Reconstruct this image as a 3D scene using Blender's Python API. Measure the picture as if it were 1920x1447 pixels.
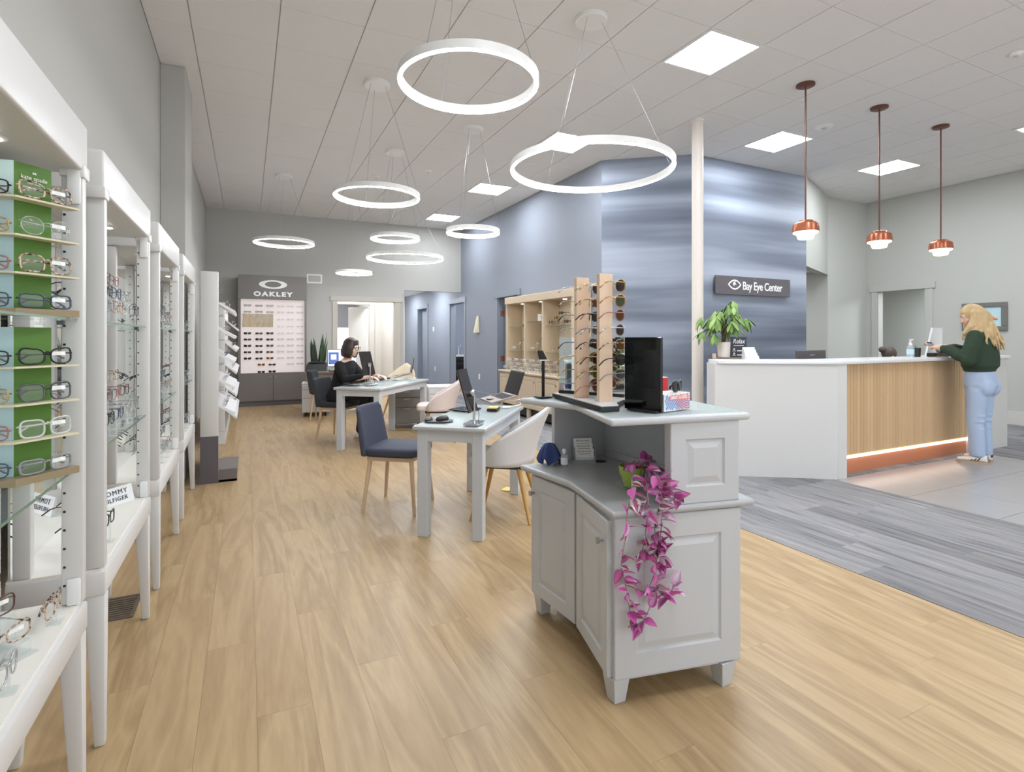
import bpy, bmesh, math, random
from mathutils import Vector, Matrix, noise as mnoise
random.seed(7)
for o in list(bpy.data.objects): bpy.data.objects.remove(o, do_unlink=True)
SC = bpy.context.scene
COL = SC.collection
# ------------------------------------------------------------------ camera, world, exposure
F, CX, HY, HC, CE = 1016.0, 960.0, 632.0, 1.32, 3.825
TH = math.atan2(496, 1016); CT, ST = math.cos(TH), math.sin(TH)
cd = bpy.data.cameras.new('camera'); cam = bpy.data.objects.new('camera', cd); COL.objects.link(cam)
cd.sensor_fit = 'HORIZONTAL'; cd.sensor_width = 36; cd.lens = F / 1920 * 36
cd.shift_y = (HY - 723.5) / 1920; cd.clip_start = 0.02; cd.clip_end = 100
cam.location = (0, 0, HC); cam.rotation_euler = (math.pi/2, 0, -TH)
SC.camera = cam
W = bpy.data.worlds.new('world'); SC.world = W; W.use_nodes = True
W.node_tree.nodes['Background'].inputs[0].default_value = (0.88, 0.94, 1.0, 1)
W.node_tree.nodes['Background'].inputs[1].default_value = 2.1
SC.view_settings.view_transform = 'Standard'; SC.view_settings.look = 'None'
SC.view_settings.exposure = 0.42; SC.view_settings.gamma = 1.0
SC.view_settings.use_curve_mapping = False
PANEL_E, RING_E = 33.0, 85.0

def ray(u, v): return ((u-CX)*CT + F*ST, F*CT - (u-CX)*ST, -(v-HY))
def pz(u, v, z=0.0):
    x, y, d = ray(u, v); t = (z-HC)/d; return Vector((x*t, y*t, z))
def py_(u, v, Y):
    x, y, d = ray(u, v); t = Y/y; return Vector((x*t, Y, HC+d*t))
def px_(u, v, X):
    x, y, d = ray(u, v); t = X/x; return Vector((X, y*t, HC+d*t))

# ------------------------------------------------------------------ materials
def lin(r, g, b):
    f = lambda c: (c/255/12.92) if c/255 <= 0.04045 else ((c/255+0.055)/1.055)**2.4
    return (f(r), f(g), f(b), 1)
MATS = {}
def newmat(name):
    m = bpy.data.materials.new(name); m.use_nodes = True; MATS[name] = m
    return m, m.node_tree, m.node_tree.nodes['Principled BSDF']
def P(name, rgb, rough=0.5, metal=0.0, spec=0.5, bump=0.0, bscale=200, vary=0.0, vscale=6, coat=0.0, emit=None, es=0.0):
    m, nt, b = newmat(name)
    b.inputs['Base Color'].default_value = lin(*rgb); b.inputs['Roughness'].default_value = rough
    b.inputs['Metallic'].default_value = metal; b.inputs['Specular IOR Level'].default_value = spec
    if coat: b.inputs['Coat Weight'].default_value = coat; b.inputs['Coat Roughness'].default_value = 0.1
    if emit: b.inputs['Emission Color'].default_value = lin(*emit); b.inputs['Emission Strength'].default_value = es
    if bump or vary:
        tc = nt.nodes.new('ShaderNodeTexCoord')
    if bump:
        n = nt.nodes.new('ShaderNodeTexNoise'); n.inputs['Scale'].default_value = bscale; n.inputs['Detail'].default_value = 3
        bp = nt.nodes.new('ShaderNodeBump'); bp.inputs['Strength'].default_value = bump; bp.inputs['Distance'].default_value = 0.002
        nt.links.new(tc.outputs['Object'], n.inputs['Vector']); nt.links.new(n.outputs['Fac'], bp.inputs['Height']); nt.links.new(bp.outputs['Normal'], b.inputs['Normal'])
    if vary:
        n = nt.nodes.new('ShaderNodeTexNoise'); n.inputs['Scale'].default_value = vscale; n.inputs['Detail'].default_value = 4
        mx = nt.nodes.new('ShaderNodeMix'); mx.data_type = 'RGBA'
        c = lin(*rgb)
        mx.inputs['A'].default_value = tuple(x*(1-vary) for x in c[:3])+(1,); mx.inputs['B'].default_value = tuple(min(1, x*(1+vary)) for x in c[:3])+(1,)
        nt.links.new(tc.outputs['Object'], n.inputs['Vector']); nt.links.new(n.outputs['Fac'], mx.inputs['Factor']); nt.links.new(mx.outputs['Result'], b.inputs['Base Color'])
    return m
def clearmat(name, rgb, fac=0.12, rough=0.02, alpha_tint=None):
    m = bpy.data.materials.new(name); m.use_nodes = True; nt = m.node_tree; MATS[name] = m
    for n in list(nt.nodes): nt.nodes.remove(n)
    out = nt.nodes.new('ShaderNodeOutputMaterial'); mx = nt.nodes.new('ShaderNodeMixShader')
    tr = nt.nodes.new('ShaderNodeBsdfTransparent'); tr.inputs[0].default_value = lin(*(alpha_tint or (250, 252, 251)))
    pb = nt.nodes.new('ShaderNodeBsdfPrincipled'); pb.inputs['Base Color'].default_value = lin(*rgb); pb.inputs['Roughness'].default_value = rough
    mx.inputs[0].default_value = fac
    nt.links.new(tr.outputs[0], mx.inputs[1]); nt.links.new(pb.outputs[0], mx.inputs[2]); nt.links.new(mx.outputs[0], out.inputs[0])
    return m
def emis(name, rgb, s):
    m, nt, b = newmat(name); b.inputs['Base Color'].default_value = lin(*rgb)
    b.inputs['Emission Color'].default_value = lin(*rgb); b.inputs['Emission Strength'].default_value = s
    return m
def woodmat(name, c1, c2, c3, axis='Y', scale=1.0, rough=0.45, ring=True, objrand=True, bump=0.05):
    """grain runs along axis; each object gets its own offset and tone"""
    m, nt, b = newmat(name); N = nt.nodes.new; L = nt.links.new
    tc = N('ShaderNodeTexCoord'); oi = N('ShaderNodeObjectInfo'); mp = N('ShaderNodeMapping'); ad = N('ShaderNodeVectorMath'); ad.operation = 'ADD'
    sc = N('ShaderNodeVectorMath'); sc.operation = 'SCALE'; sc.inputs[0].default_value = (37, 91, 53)
    L(oi.outputs['Random'], sc.inputs['Scale']); L(tc.outputs['Object'], ad.inputs[0])
    if objrand: L(sc.outputs[0], ad.inputs[1])
    st = {'X': (0.9, 9, 9), 'Y': (9, 0.9, 9), 'Z': (9, 9, 0.9)}[axis]
    mp.inputs['Scale'].default_value = tuple(s*scale for s in st); L(ad.outputs[0], mp.inputs['Vector'])
    n1 = N('ShaderNodeTexNoise'); n1.inputs['Scale'].default_value = 0.75; n1.inputs['Detail'].default_value = 3; n1.inputs['Distortion'].default_value = 0.6; L(mp.outputs[0], n1.inputs['Vector'])
    mu = N('ShaderNodeMath'); mu.operation = 'MULTIPLY'; mu.inputs[1].default_value = 9.0; L(n1.outputs['Fac'], mu.inputs[0])
    sn = N('ShaderNodeMath'); sn.operation = 'PINGPONG'; sn.inputs[1].default_value = 1.0; L(mu.outputs[0], sn.inputs[0])
    n2 = N('ShaderNodeTexNoise'); n2.inputs['Scale'].default_value = 9; n2.inputs['Detail'].default_value = 5; L(mp.outputs[0], n2.inputs['Vector'])
    r1 = N('ShaderNodeMix'); r1.data_type = 'RGBA'; r1.inputs['A'].default_value = lin(*c1); r1.inputs['B'].default_value = lin(*c2)
    a = N('ShaderNodeMath'); a.operation = 'MULTIPLY_ADD'; a.inputs[1].default_value = 0.52 if ring else 0.12; L(sn.outputs[0], a.inputs[0])
    a2 = N('ShaderNodeMath'); a2.operation = 'MULTIPLY'; a2.inputs[1].default_value = 0.6; L(n2.outputs['Fac'], a2.inputs[0]); L(a2.outputs[0], a.inputs[2]); a.use_clamp = True
    L(a.outputs[0], r1.inputs['Factor'])
    r2 = N('ShaderNodeMix'); r2.data_type = 'RGBA'; r2.inputs['B'].default_value = lin(*c3)
    rm = N('ShaderNodeMath'); rm.operation = 'MULTIPLY'; rm.inputs[1].default_value = 0.5 if objrand else 0.2; L(oi.outputs['Random'], rm.inputs[0])
    L(r1.outputs['Result'], r2.inputs['A']); L(rm.outputs[0], r2.inputs['Factor']); L(r2.outputs['Result'], b.inputs['Base Color'])
    b.inputs['Roughness'].default_value = rough
    bp = N('ShaderNodeBump'); bp.inputs['Strength'].default_value = bump; bp.inputs['Distance'].default_value = 0.002; L(n2.outputs['Fac'], bp.inputs['Height']); L(bp.outputs['Normal'], b.inputs['Normal'])
    return m

woodmat('plank', (194, 169, 128), (146, 118, 82), (180, 152, 114), 'Y', 1.0, 0.38)
woodmat('slat', (220, 190, 148), (196, 158, 116), (184, 148, 108), 'Z', 1.6, 0.5, ring=False)
woodmat('leg_wood', (205, 168, 120), (182, 142, 96), (200, 165, 120), 'Z', 2.0, 0.45, ring=False, objrand=False)
woodmat('leg_light', (214, 188, 158), (195, 165, 132), (205, 178, 146), 'Z', 2.0, 0.5, ring=False, objrand=False)
woodmat('maple', (232, 205, 178), (220, 188, 158), (228, 200, 172), 'Z', 2.0, 0.45, ring=False, objrand=False)
woodmat('desk_wood', (128, 112, 98), (98, 84, 74), (112, 98, 86), 'X', 1.5, 0.45, ring=False, objrand=False)
P('wall_grey', (180, 179, 174), 0.85, bump=0.08, bscale=120)
P('wall_right', (186, 187, 181), 0.85, bump=0.08, bscale=120)
P('wall_blue', (138, 144, 155), 0.75, bump=0.05, bscale=120)
P('trim_blue', (134, 141, 153), 0.5)
P('trim_white', (205, 202, 195), 0.5)
P('trim_cream', (188, 182, 170), 0.5)
P('white_wall', (214, 210, 203), 0.8)
P('ceil_tile', (226, 225, 224), 0.95, bump=0.25, bscale=400)
P('ceil_grid', (212, 210, 208), 0.8)
P('slab', (170, 140, 105), 0.8)
P('white_lam', (210, 209, 207), 0.38)
P('white_shelf', (226, 222, 213), 0.45, vary=0.02, vscale=60)
P('white_gloss', (226, 227, 228), 0.3)
P('white_plastic', (232, 232, 230), 0.4)
P('grey_paint', (196, 199, 203), 0.4)
P('grey_top', (178, 180, 182), 0.28)
P('grey_lam', (112, 106, 102), 0.4)
P('grey_lam_d', (92, 86, 92), 0.45)
P('grey_ped', (156, 150, 144), 0.45)
P('grey_felt', (122, 118, 114), 0.6)
P('cream', (196, 178, 152), 0.45)
P('cream_in', (205, 190, 166), 0.55)
P('copper_paint', (206, 132, 96), 0.32, metal=0.15)
P('copper', (176, 104, 74), 0.25, metal=0.45)
P('rod', (110, 70, 58), 0.4, metal=0.4)
P('black', (14, 14, 15), 0.4)
P('black_gloss', (6, 6, 7), 0.05, spec=0.4)
P('screen', (4, 4, 6), 0.3, spec=0.25)
P('dark_panel', (34, 27, 26), 0.3)
P('dark_plastic', (38, 38, 41), 0.45)
P('silver', (172, 172, 174), 0.28, metal=0.9)
P('chrome', (225, 226, 228), 0.08, metal=1.0)
P('keys', (146, 136, 128), 0.5, metal=0.3)
P('navy', (58, 62, 78), 0.75, bump=0.2, bscale=500)
P('charcoal', (46, 50, 54), 0.7, bump=0.2, bscale=500)
P('white_uph', (214, 214, 216), 0.6, bump=0.1, bscale=400)
P('pink_uph', (214, 200, 196), 0.75, bump=0.15, bscale=400)
P('beige_uph', (196, 182, 156), 0.75, bump=0.15, bscale=400)
P('brass_wood', (184, 140, 74), 0.3, coat=0.3)
P('mirror', (240, 243, 242), 0.015, metal=1.0)
P('green_card', (88, 130, 52), 0.55)
P('blue_card', (186, 216, 222), 0.55)
P('cream_edge', (214, 206, 178), 0.5)
P('bronze_edge', (150, 134, 106), 0.45)
P('green_edge', (92, 128, 112), 0.15)
P('print_white', (244, 244, 242), 0.5)
P('print_dark', (70, 72, 80), 0.6)
P('sign_grey', (98, 94, 98), 0.45)
P('sign_slate', (70, 72, 84), 0.6)
P('paper', (238, 238, 236), 0.7)
P('sticky', (238, 206, 120), 0.7)
P('cloth_blue', (52, 68, 118), 0.9, bump=0.3, bscale=300)
P('green_pot', (170, 192, 92), 0.35)
P('soil', (60, 48, 40), 0.95, bump=0.6, bscale=300)
P('white_pot', (226, 214, 206), 0.5)
P('red_box', (206, 40, 44), 0.4)
P('frame_grey', (112, 112, 108), 0.6, bump=0.3, bscale=150)
P('fish', (214, 140, 92), 0.5, vary=0.3, vscale=40)
P('vent', (196, 194, 190), 0.5)
P('vent_dark', (92, 82, 70), 0.6)
P('red_print', (230, 128, 122), 0.5); P('blue_print', (124, 160, 218), 0.5); P('column_paint', (224, 216, 208), 0.5)
P('led_tape', (255, 250, 238), 0.5, emit=(255, 244, 226), es=4.0)
P('screen_lit', (200, 214, 236), 0.3, emit=(206, 222, 250), es=0.85)
P('screen_navy', (60, 82, 140), 0.3, emit=(60, 82, 140), es=0.6)
emis('panel_light', (244, 249, 255), PANEL_E)
emis('ring_light', (247, 250, 255), RING_E)
emis('globe_light', (255, 236, 205), 2.2)
emis('spot_light', (255, 244, 226), 14.0)
P('box_light', (176, 168, 166), 0.6, emit=(255, 242, 238), es=0.32)
emis('window_glow', (250, 252, 255), 1.3)
clearmat('glass', (235, 240, 238), 0.10)
clearmat('glass_green', (205, 212, 210), 0.10, alpha_tint=(250, 253, 252))
clearmat('acrylic', (235, 238, 240), 0.20, 0.05)
clearmat('lens_clear', (235, 240, 242), 0.10)
clearmat('lens_sun', (40, 36, 38), 0.82, 0.05, alpha_tint=(120, 110, 110))
clearmat('lens_brown', (96, 66, 34), 0.8, 0.05, alpha_tint=(150, 120, 90))
clearmat('lens_green', (70, 84, 50), 0.72, 0.05, alpha_tint=(140, 150, 120))
clearmat('lens_grey', (78, 78, 84), 0.75, 0.05, alpha_tint=(140, 140, 150))
clearmat('frame_clear', (232, 232, 230), 0.55, 0.1)
clearmat('bottle_clear', (225, 230, 240), 0.3, 0.05)
P('frame_black', (24, 23, 26), 0.25); P('frame_gun', (92, 92, 98), 0.3, metal=0.5); P('frame_navy', (60, 74, 92), 0.3)
P('frame_brown', (88, 56, 46), 0.3); P('frame_white', (216, 212, 212), 0.4); P('frame_orange', (196, 128, 48), 0.35)
P('frame_gold', (190, 156, 100), 0.25, metal=0.8); P('frame_rose', (160, 112, 108), 0.3); P('frame_silver', (186, 184, 184), 0.25, metal=0.7)
P('frame_grey2', (140, 140, 146), 0.3)
def tort():
    m, nt, b = newmat('frame_tort'); tc = nt.nodes.new('ShaderNodeTexCoord'); n = nt.nodes.new('ShaderNodeTexNoise'); n.inputs['Scale'].default_value = 90; n.inputs['Detail'].default_value = 2
    r = nt.nodes.new('ShaderNodeValToRGB'); r.color_ramp.elements[0].position = 0.42; r.color_ramp.elements[0].color = lin(52, 36, 34); r.color_ramp.elements[1].position = 0.58; r.color_ramp.elements[1].color = lin(214, 186, 162)
    nt.links.new(tc.outputs['Object'], n.inputs['Vector']); nt.links.new(n.outputs['Fac'], r.inputs['Fac']); nt.links.new(r.outputs['Color'], b.inputs['Base Color']); b.inputs['Roughness'].default_value = 0.25
tort()
def mural():
    m, nt, b = newmat('mural'); N = nt.nodes.new; L = nt.links.new
    tc = N('ShaderNodeTexCoord'); mp = N('ShaderNodeMapping'); mp.inputs['Scale'].default_value = (0.22, 0.22, 3.2); L(tc.outputs['Object'], mp.inputs['Vector'])
    n = N('ShaderNodeTexNoise'); n.inputs['Scale'].default_value = 1.0; n.inputs['Detail'].default_value = 3; n.inputs['Roughness'].default_value = 0.45; n.inputs['Distortion'].default_value = 0.1; L(mp.outputs[0], n.inputs['Vector'])
    r = N('ShaderNodeValToRGB'); e = r.color_ramp.elements
    e[0].position = 0.30; e[0].color = lin(94, 101, 116); e[1].position = 0.72; e[1].color = lin(170, 178, 192)
    x = e.new(0.45); x.color = lin(118, 126, 141); x = e.new(0.57); x.color = lin(144, 153, 168)
    L(n.outputs['Fac'], r.inputs['Fac']); L(r.outputs['Color'], b.inputs['Base Color']); b.inputs['Roughness'].default_value = 0.6
mural()
def carpet():
    m, nt, b = newmat('carpet'); N = nt.nodes.new; L = nt.links.new
    tc = N('ShaderNodeTexCoord'); oi = N('ShaderNodeObjectInfo'); sc = N('ShaderNodeVectorMath'); sc.operation = 'SCALE'; sc.inputs[0].default_value = (31, 77, 13); L(oi.outputs['Random'], sc.inputs['Scale'])
    ad = N('ShaderNodeVectorMath'); ad.operation = 'ADD'; L(tc.outputs['Object'], ad.inputs[0]); L(sc.outputs[0], ad.inputs[1])
    mp = N('ShaderNodeMapping'); mp.inputs['Scale'].default_value = (26, 1.6, 26); L(ad.outputs[0], mp.inputs['Vector'])
    n = N('ShaderNodeTexNoise'); n.inputs['Scale'].default_value = 1; n.inputs['Detail'].default_value = 6; n.inputs['Roughness'].default_value = 0.7; L(mp.outputs[0], n.inputs['Vector'])
    r = N('ShaderNodeValToRGB'); e = r.color_ramp.elements
    e[0].position = 0.28; e[0].color = lin(94, 94, 97); e[1].position = 0.75; e[1].color = lin(180, 180, 181)
    x = e.new(0.48); x.color = lin(136, 136, 138); x = e.new(0.6); x.color = lin(148, 144, 142)
    L(n.outputs['Fac'], r.inputs['Fac'])
    mx = N('ShaderNodeMix'); mx.data_type = 'RGBA'; mx.blend_type = 'MULTIPLY'; mx.inputs['Factor'].default_value = 1
    r2 = N('ShaderNodeValToRGB'); r2.color_ramp.elements[0].color = (0.78, 0.78, 0.8, 1); r2.color_ramp.elements[1].color = (1.1, 1.1, 1.12, 1); L(oi.outputs['Random'], r2.inputs['Fac'])
    L(r.outputs['Color'], mx.inputs['A']); L(r2.outputs['Color'], mx.inputs['B']); L(mx.outputs['Result'], b.inputs['Base Color']); b.inputs['Roughness'].default_value = 1.0
    b.inputs['Specular IOR Level'].default_value = 0.1
    n3 = N('ShaderNodeTexNoise'); n3.inputs['Scale'].default_value = 500; L(tc.outputs['Object'], n3.inputs['Vector']); bp = N('ShaderNodeBump'); bp.inputs['Strength'].default_value = 0.5; bp.inputs['Distance'].default_value = 0.003; L(n3.outputs['Fac'], bp.inputs['Height']); L(bp.outputs['Normal'], b.inputs['Normal'])
carpet()
P('floor_tile', (160, 158, 160), 0.25, vary=0.06, vscale=3)

# ------------------------------------------------------------------ mesh helpers
class MB:
    def __init__(s): s.v = []; s.f = []; s.m = []; s.mi = 0
    def add(s, vs, fs):
        o = len(s.v); s.v += [Vector(p) for p in vs]; s.f += [tuple(i+o for i in f) for f in fs]; s.m += [s.mi]*len(fs); return s
    def box(s, x0, x1, y0, y1, z0, z1):
        return s.add([(x0,y0,z0),(x1,y0,z0),(x1,y1,z0),(x0,y1,z0),(x0,y0,z1),(x1,y0,z1),(x1,y1,z1),(x0,y1,z1)],
                     [(0,3,2,1),(4,5,6,7),(0,1,5,4),(1,2,6,5),(2,3,7,6),(3,0,4,7)])
    def prism(s, pts, z0, z1):
        n = len(pts); a = sum(pts[i][0]*pts[(i+1)%n][1]-pts[(i+1)%n][0]*pts[i][1] for i in range(n))
        if a < 0: pts = pts[::-1]
        return s.add([(p[0],p[1],z0) for p in pts]+[(p[0],p[1],z1) for p in pts],
                     [tuple(range(n-1,-1,-1)), tuple(range(n,2*n))]+[(i,(i+1)%n,n+(i+1)%n,n+i) for i in range(n)])
    def seg(s, a, b, t, z0, z1, side=0):
        """wall piece from a to b (xy), thickness t; side 0 centred, 1 left of a->b, -1 right"""
        a = Vector(a[:2]); b = Vector(b[:2]); d = (b-a).normalized(); n = Vector((-d.y, d.x))
        lo, hi = {0:(-t/2, t/2), 1:(0, t), -1:(-t, 0)}[side]
        return s.prism([tuple(a+n*lo), tuple(b+n*lo), tuple(b+n*hi), tuple(a+n*hi)], z0, z1)
    def hexa(s, b4, t4):
        return s.add(list(b4)+list(t4), [(3,2,1,0),(4,5,6,7),(0,1,5,4),(1,2,6,5),(2,3,7,6),(3,0,4,7)])
    def tube(s, pts, r, n=6, closed=False, caps=True):
        pts = [Vector(p) for p in pts]; m = len(pts); rs = r if isinstance(r, (list, tuple)) else [r]*m; rings = []
        up = None
        for i in range(m):
            if closed: d = pts[(i+1)%m]-pts[i-1]
            else: d = pts[min(i+1,m-1)]-pts[max(i-1,0)]
            d.normalize()
            if up is None:
                up = Vector((0,0,1)) if abs(d.z) < 0.9 else Vector((1,0,0))
            x = d.cross(up)
            if x.length < 1e-5: x = d.cross(Vector((0,1,0)))
            x.normalize(); y = x.cross(d).normalized(); up = y
            rings.append([pts[i]+(x*math.cos(2*math.pi*k/n)+y*math.sin(2*math.pi*k/n))*rs[i] for k in range(n)])
        vs = [p for q in rings for p in q]; fs = []
        for i in range(m if closed else m-1):
            j = (i+1) % m
            for k in range(n): fs.append((i*n+k, j*n+k, j*n+(k+1)%n, i*n+(k+1)%n))
        if caps and not closed: fs += [tuple(range(n-1,-1,-1))[::-1], tuple((m-1)*n+k for k in range(n))[::-1]]
        return s.add(vs, fs)
    def cyl(s, p0, p1, r0, r1=None, n=16):
        return s.tube([p0, p1], [r0, r0 if r1 is None else r1], n)
    def lathe(s, prof, c=(0,0,0), n=24, cap=True):
        vs = []; fs = []; m = len(prof)
        for r, z in prof:
            for k in range(n): a = 2*math.pi*k/n; vs.append((c[0]+r*math.cos(a), c[1]+r*math.sin(a), c[2]+z))
        for i in range(m-1):
            for k in range(n): fs.append((i*n+k, i*n+(k+1)%n, (i+1)*n+(k+1)%n, (i+1)*n+k))
        if cap: fs += [tuple(range(n-1,-1,-1)), tuple((m-1)*n+k for k in range(n))]
        return s.add(vs, fs)
    def loft(s, rings, cap=True, closed=True):
        n = len(rings[0]); vs = [p for r in rings for p in r]; fs = []
        for i in range(len(rings)-1):
            for k in range(n if closed else n-1): fs.append((i*n+k, i*n+(k+1)%n, (i+1)*n+(k+1)%n, (i+1)*n+k))
        if cap and closed: fs += [tuple(range(n-1,-1,-1)), tuple((len(rings)-1)*n+k for k in range(n))]
        return s.add(vs, fs)
    def ring(s, c, ro, ri, z0, z1, n=72):
        vs = []
        for k in range(n):
            a = 2*math.pi*k/n; ca, sa = math.cos(a), math.sin(a)
            vs += [(c[0]+ro*ca,c[1]+ro*sa,z0),(c[0]+ro*ca,c[1]+ro*sa,z1),(c[0]+ri*ca,c[1]+ri*sa,z1),(c[0]+ri*ca,c[1]+ri*sa,z0)]
        fs = []
        for k in range(n):
            j = (k+1) % n
            for q in range(4): fs.append((k*4+q, j*4+q, j*4+(q+1)%4, k*4+(q+1)%4))
        return s.add(vs, [f[::-1] for f in fs])
    def xf(s, M):
        s.v = [M @ p for p in s.v]; return s
    def mesh(s, name, mats, smooth=False, bevel=0, bseg=2, fix=False, sub=0):
        me = bpy.data.meshes.new(name)
        me.from_pydata([tuple(p) for p in s.v], [], s.f)
        if isinstance(mats, str): mats = [mats]
        for q in mats: me.materials.append(MATS[q])
        if len(mats) > 1: me.polygons.foreach_set('material_index', s.m)
        if bevel or fix:
            bm = bmesh.new(); bm.from_mesh(me)
            if fix:
                bmesh.ops.remove_doubles(bm, verts=bm.verts, dist=1e-6); bmesh.ops.recalc_face_normals(bm, faces=bm.faces)
            if bevel:
                es = [e for e in bm.edges if len(e.link_faces) == 2 and e.calc_face_angle(0) > 0.5]
                bmesh.ops.bevel(bm, geom=es, offset=bevel, segments=bseg, profile=0.5, affect='EDGES', clamp_overlap=True)
            bm.to_mesh(me); bm.free()
        if smooth:
            me.polygons.foreach_set('use_smooth', [True]*len(me.polygons))
            if smooth == 'auto' or bevel:
                try: me.set_sharp_from_angle(angle=0.7)
                except Exception: pass
        me.update(); return me
    def build(s, name, mats, parent=None, smooth=False, bevel=0, bseg=2, local=False, fix=False):
        if parent is not None and not local:
            inv = wmat(parent).inverted(); s.v = [inv @ p for p in s.v]
        me = s.mesh(name, mats, smooth, bevel, bseg, fix)
        o = bpy.data.objects.new(name, me); COL.objects.link(o)
        if parent is not None: o.parent = parent
        return o
def wmat(o):
    M = o.matrix_basis.copy()
    while o.parent is not None: o = o.parent; M = o.matrix_basis @ M
    return M
def tag(o, label=None, cat=None, group=None, kind=None):
    if label: o['label'] = label
    if cat: o['category'] = cat
    if group: o['group'] = group
    if kind: o['kind'] = kind
    return o
def thing(name, label, cat, loc=(0,0,0), rz=0.0, group=None):
    o = bpy.data.objects.new(name, None); COL.objects.link(o); o.empty_display_size = 0.1
    o.matrix_basis = Matrix.Translation(Vector(loc)) @ Matrix.Rotation(rz, 4, 'Z')
    return tag(o, label, cat, group)
def inst(me, name, parent=None, loc=(0,0,0), rot=(0,0,0), scale=(1,1,1)):
    o = bpy.data.objects.new(name, me); COL.objects.link(o); o.parent = parent
    o.location = loc; o.rotation_euler = rot; o.scale = scale; return o
def copy_tree(o, parent=None):
    c = o.copy(); COL.objects.link(c); c.parent = parent
    for ch in list(o.children):
        if ch is not c: copy_tree(ch, c)
    return c
def struct(o): o['kind'] = 'structure'; return o
def textmesh(txt, size, ext=0.001, offset=0.0, sx=1.0, shear=0.0, align='CENTER', space=1.0):
    cu = bpy.data.curves.new('txt', 'FONT'); cu.body = txt; cu.size = size; cu.extrude = ext; cu.offset = offset; cu.align_x = align; cu.align_y = 'CENTER'; cu.shear = shear; cu.space_character = space
    cu.resolution_u = 4
    o = bpy.data.objects.new('txt', cu); COL.objects.link(o)
    dg = bpy.context.evaluated_depsgraph_get(); me = bpy.data.meshes.new_from_object(o.evaluated_get(dg))
    bpy.data.objects.remove(o, do_unlink=True); bpy.data.curves.remove(cu)
    if sx != 1.0: me.transform(Matrix.Diagonal((sx,1,1,1)))
    return me
def text(txt, size, M, mat, parent, name='lettering', **k):
    """M maps text plane (x right, y up, z toward viewer) to world"""
    me = textmesh(txt, size, **k); me.materials.clear(); me.materials.append(MATS[mat])
    me.transform(wmat(parent).inverted() @ M)
    o = bpy.data.objects.new(name, me); COL.objects.link(o); o.parent = parent; return o
def frame_M(origin, right, up):
    r = Vector(right).normalized(); u = Vector(up).normalized(); n = r.cross(u)
    M = Matrix.Identity(4)
    for i in range(3): M[i][0] = r[i]; M[i][1] = u[i]; M[i][2] = n[i]; M[i][3] = origin[i]
    return M
def raised_panel(mb, M, w, h, t=0.02, stile=0.055, g=0.007):
    """door slab in local x(0..w) z(0..h), front at y=0 facing -y, thickness t"""
    def rect(i, y): return [(i, y, i), (w-i, y, i), (w-i, y, h-i), (i, y, h-i)]
    rings = [rect(0, t), rect(0, 0.003), rect(0.003, 0), rect(stile, 0), rect(stile+0.006, g), rect(stile+0.012, g), rect(stile+0.035, 0.001), ]
    vs = [p for r in rings for p in r]; fs = [(0,3,2,1)[::-1]]
    for i in range(len(rings)-1):
        for k in range(4): fs.append((i*4+k, i*4+(k+1)%4, (i+1)*4+(k+1)%4, (i+1)*4+k))
    n = (len(rings)-1)*4; fs.append((n, n+1, n+2, n+3))
    mb.add([M @ Vector(p) for p in vs], fs)
    return mb
# ================================================================== STRUCTURE
XL, YB, XA, XR, YF = -0.716, 11.95, 4.5, 10.4, -3.2
floor = struct(MB().box(-0.9, 10.7, YF, 17.5, -0.12, -0.012).build('floor', 'slab'))
# wood planks (run along Y), clipped at the carpet edge
XC = 3.06; PW, PL = 0.1815, 1.22
for i in range(21):
    x0 = XL + 0.02 + i*PW; x1 = min(x0+PW, XC)
    off = (i*0.437) % 1.0
    y = 0.55 - off*PL
    while y < YB:
        y0, y1 = max(y, 0.3), min(y+PL, YB)
        if y1-y0 > 0.02 and x1-x0 > 0.02:
            key = 'plankmesh'
            if key not in globals():
                globals()[key] = MB().box(-0.5, 0.5, -0.5, 0.5, -0.011, 0).mesh('plank', 'plank')
            sx, sy = x1-x0-0.0006, y1-y0-0.0006
            if abs(sx-(PW-0.0006)) < 1e-4 and abs(sy-(PL-0.0006)) < 1e-4:
                if 'plankfull' not in globals(): plankfull = MB().box(-sx/2, sx/2, -sy/2, sy/2, -0.011, 0).mesh('plank', 'plank')
                me = plankfull
            else: me = MB().box(-sx/2, sx/2, -sy/2, sy/2, -0.011, 0).mesh('plank', 'plank')
            inst(me, 'plank', floor, ((x0+x1)/2, (y0+y1)/2, 0))
        y += PL
# carpet plank tiles
def carpet_zone(xa, xb, ya, yb, seed):
    rr = random.Random(seed); x = xa; i = 0
    while x < xb-0.01:
        x1 = min(x+0.25, xb); y = ya-rr.random()*1.0
        while y < yb:
            y0, y1 = max(y, ya), min(y+1.0, yb)
            if y1-y0 > 0.03:
                sx, sy = x1-x, y1-y0
                inst(MB().box(-sx/2, sx/2, -sy/2, sy/2, -0.011, 0.003).mesh('carpet_tile', 'carpet'), 'carpet_tile', floor, ((x+x1)/2, (y0+y1)/2, 0))
            y += 1.0
        x = x1; i += 1
carpet_zone(XC, 4.88, 0.0, 3.2, 1)
carpet_zone(XC, XA, 3.2, 16.5, 2)
carpet_zone(XA, 4.88, 3.2, 6.4, 5)
carpet_zone(7.5, XR, 1.4, 6.2, 3)
carpet_zone(4.88, 7.5, 3.2, 6.0, 4)
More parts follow.
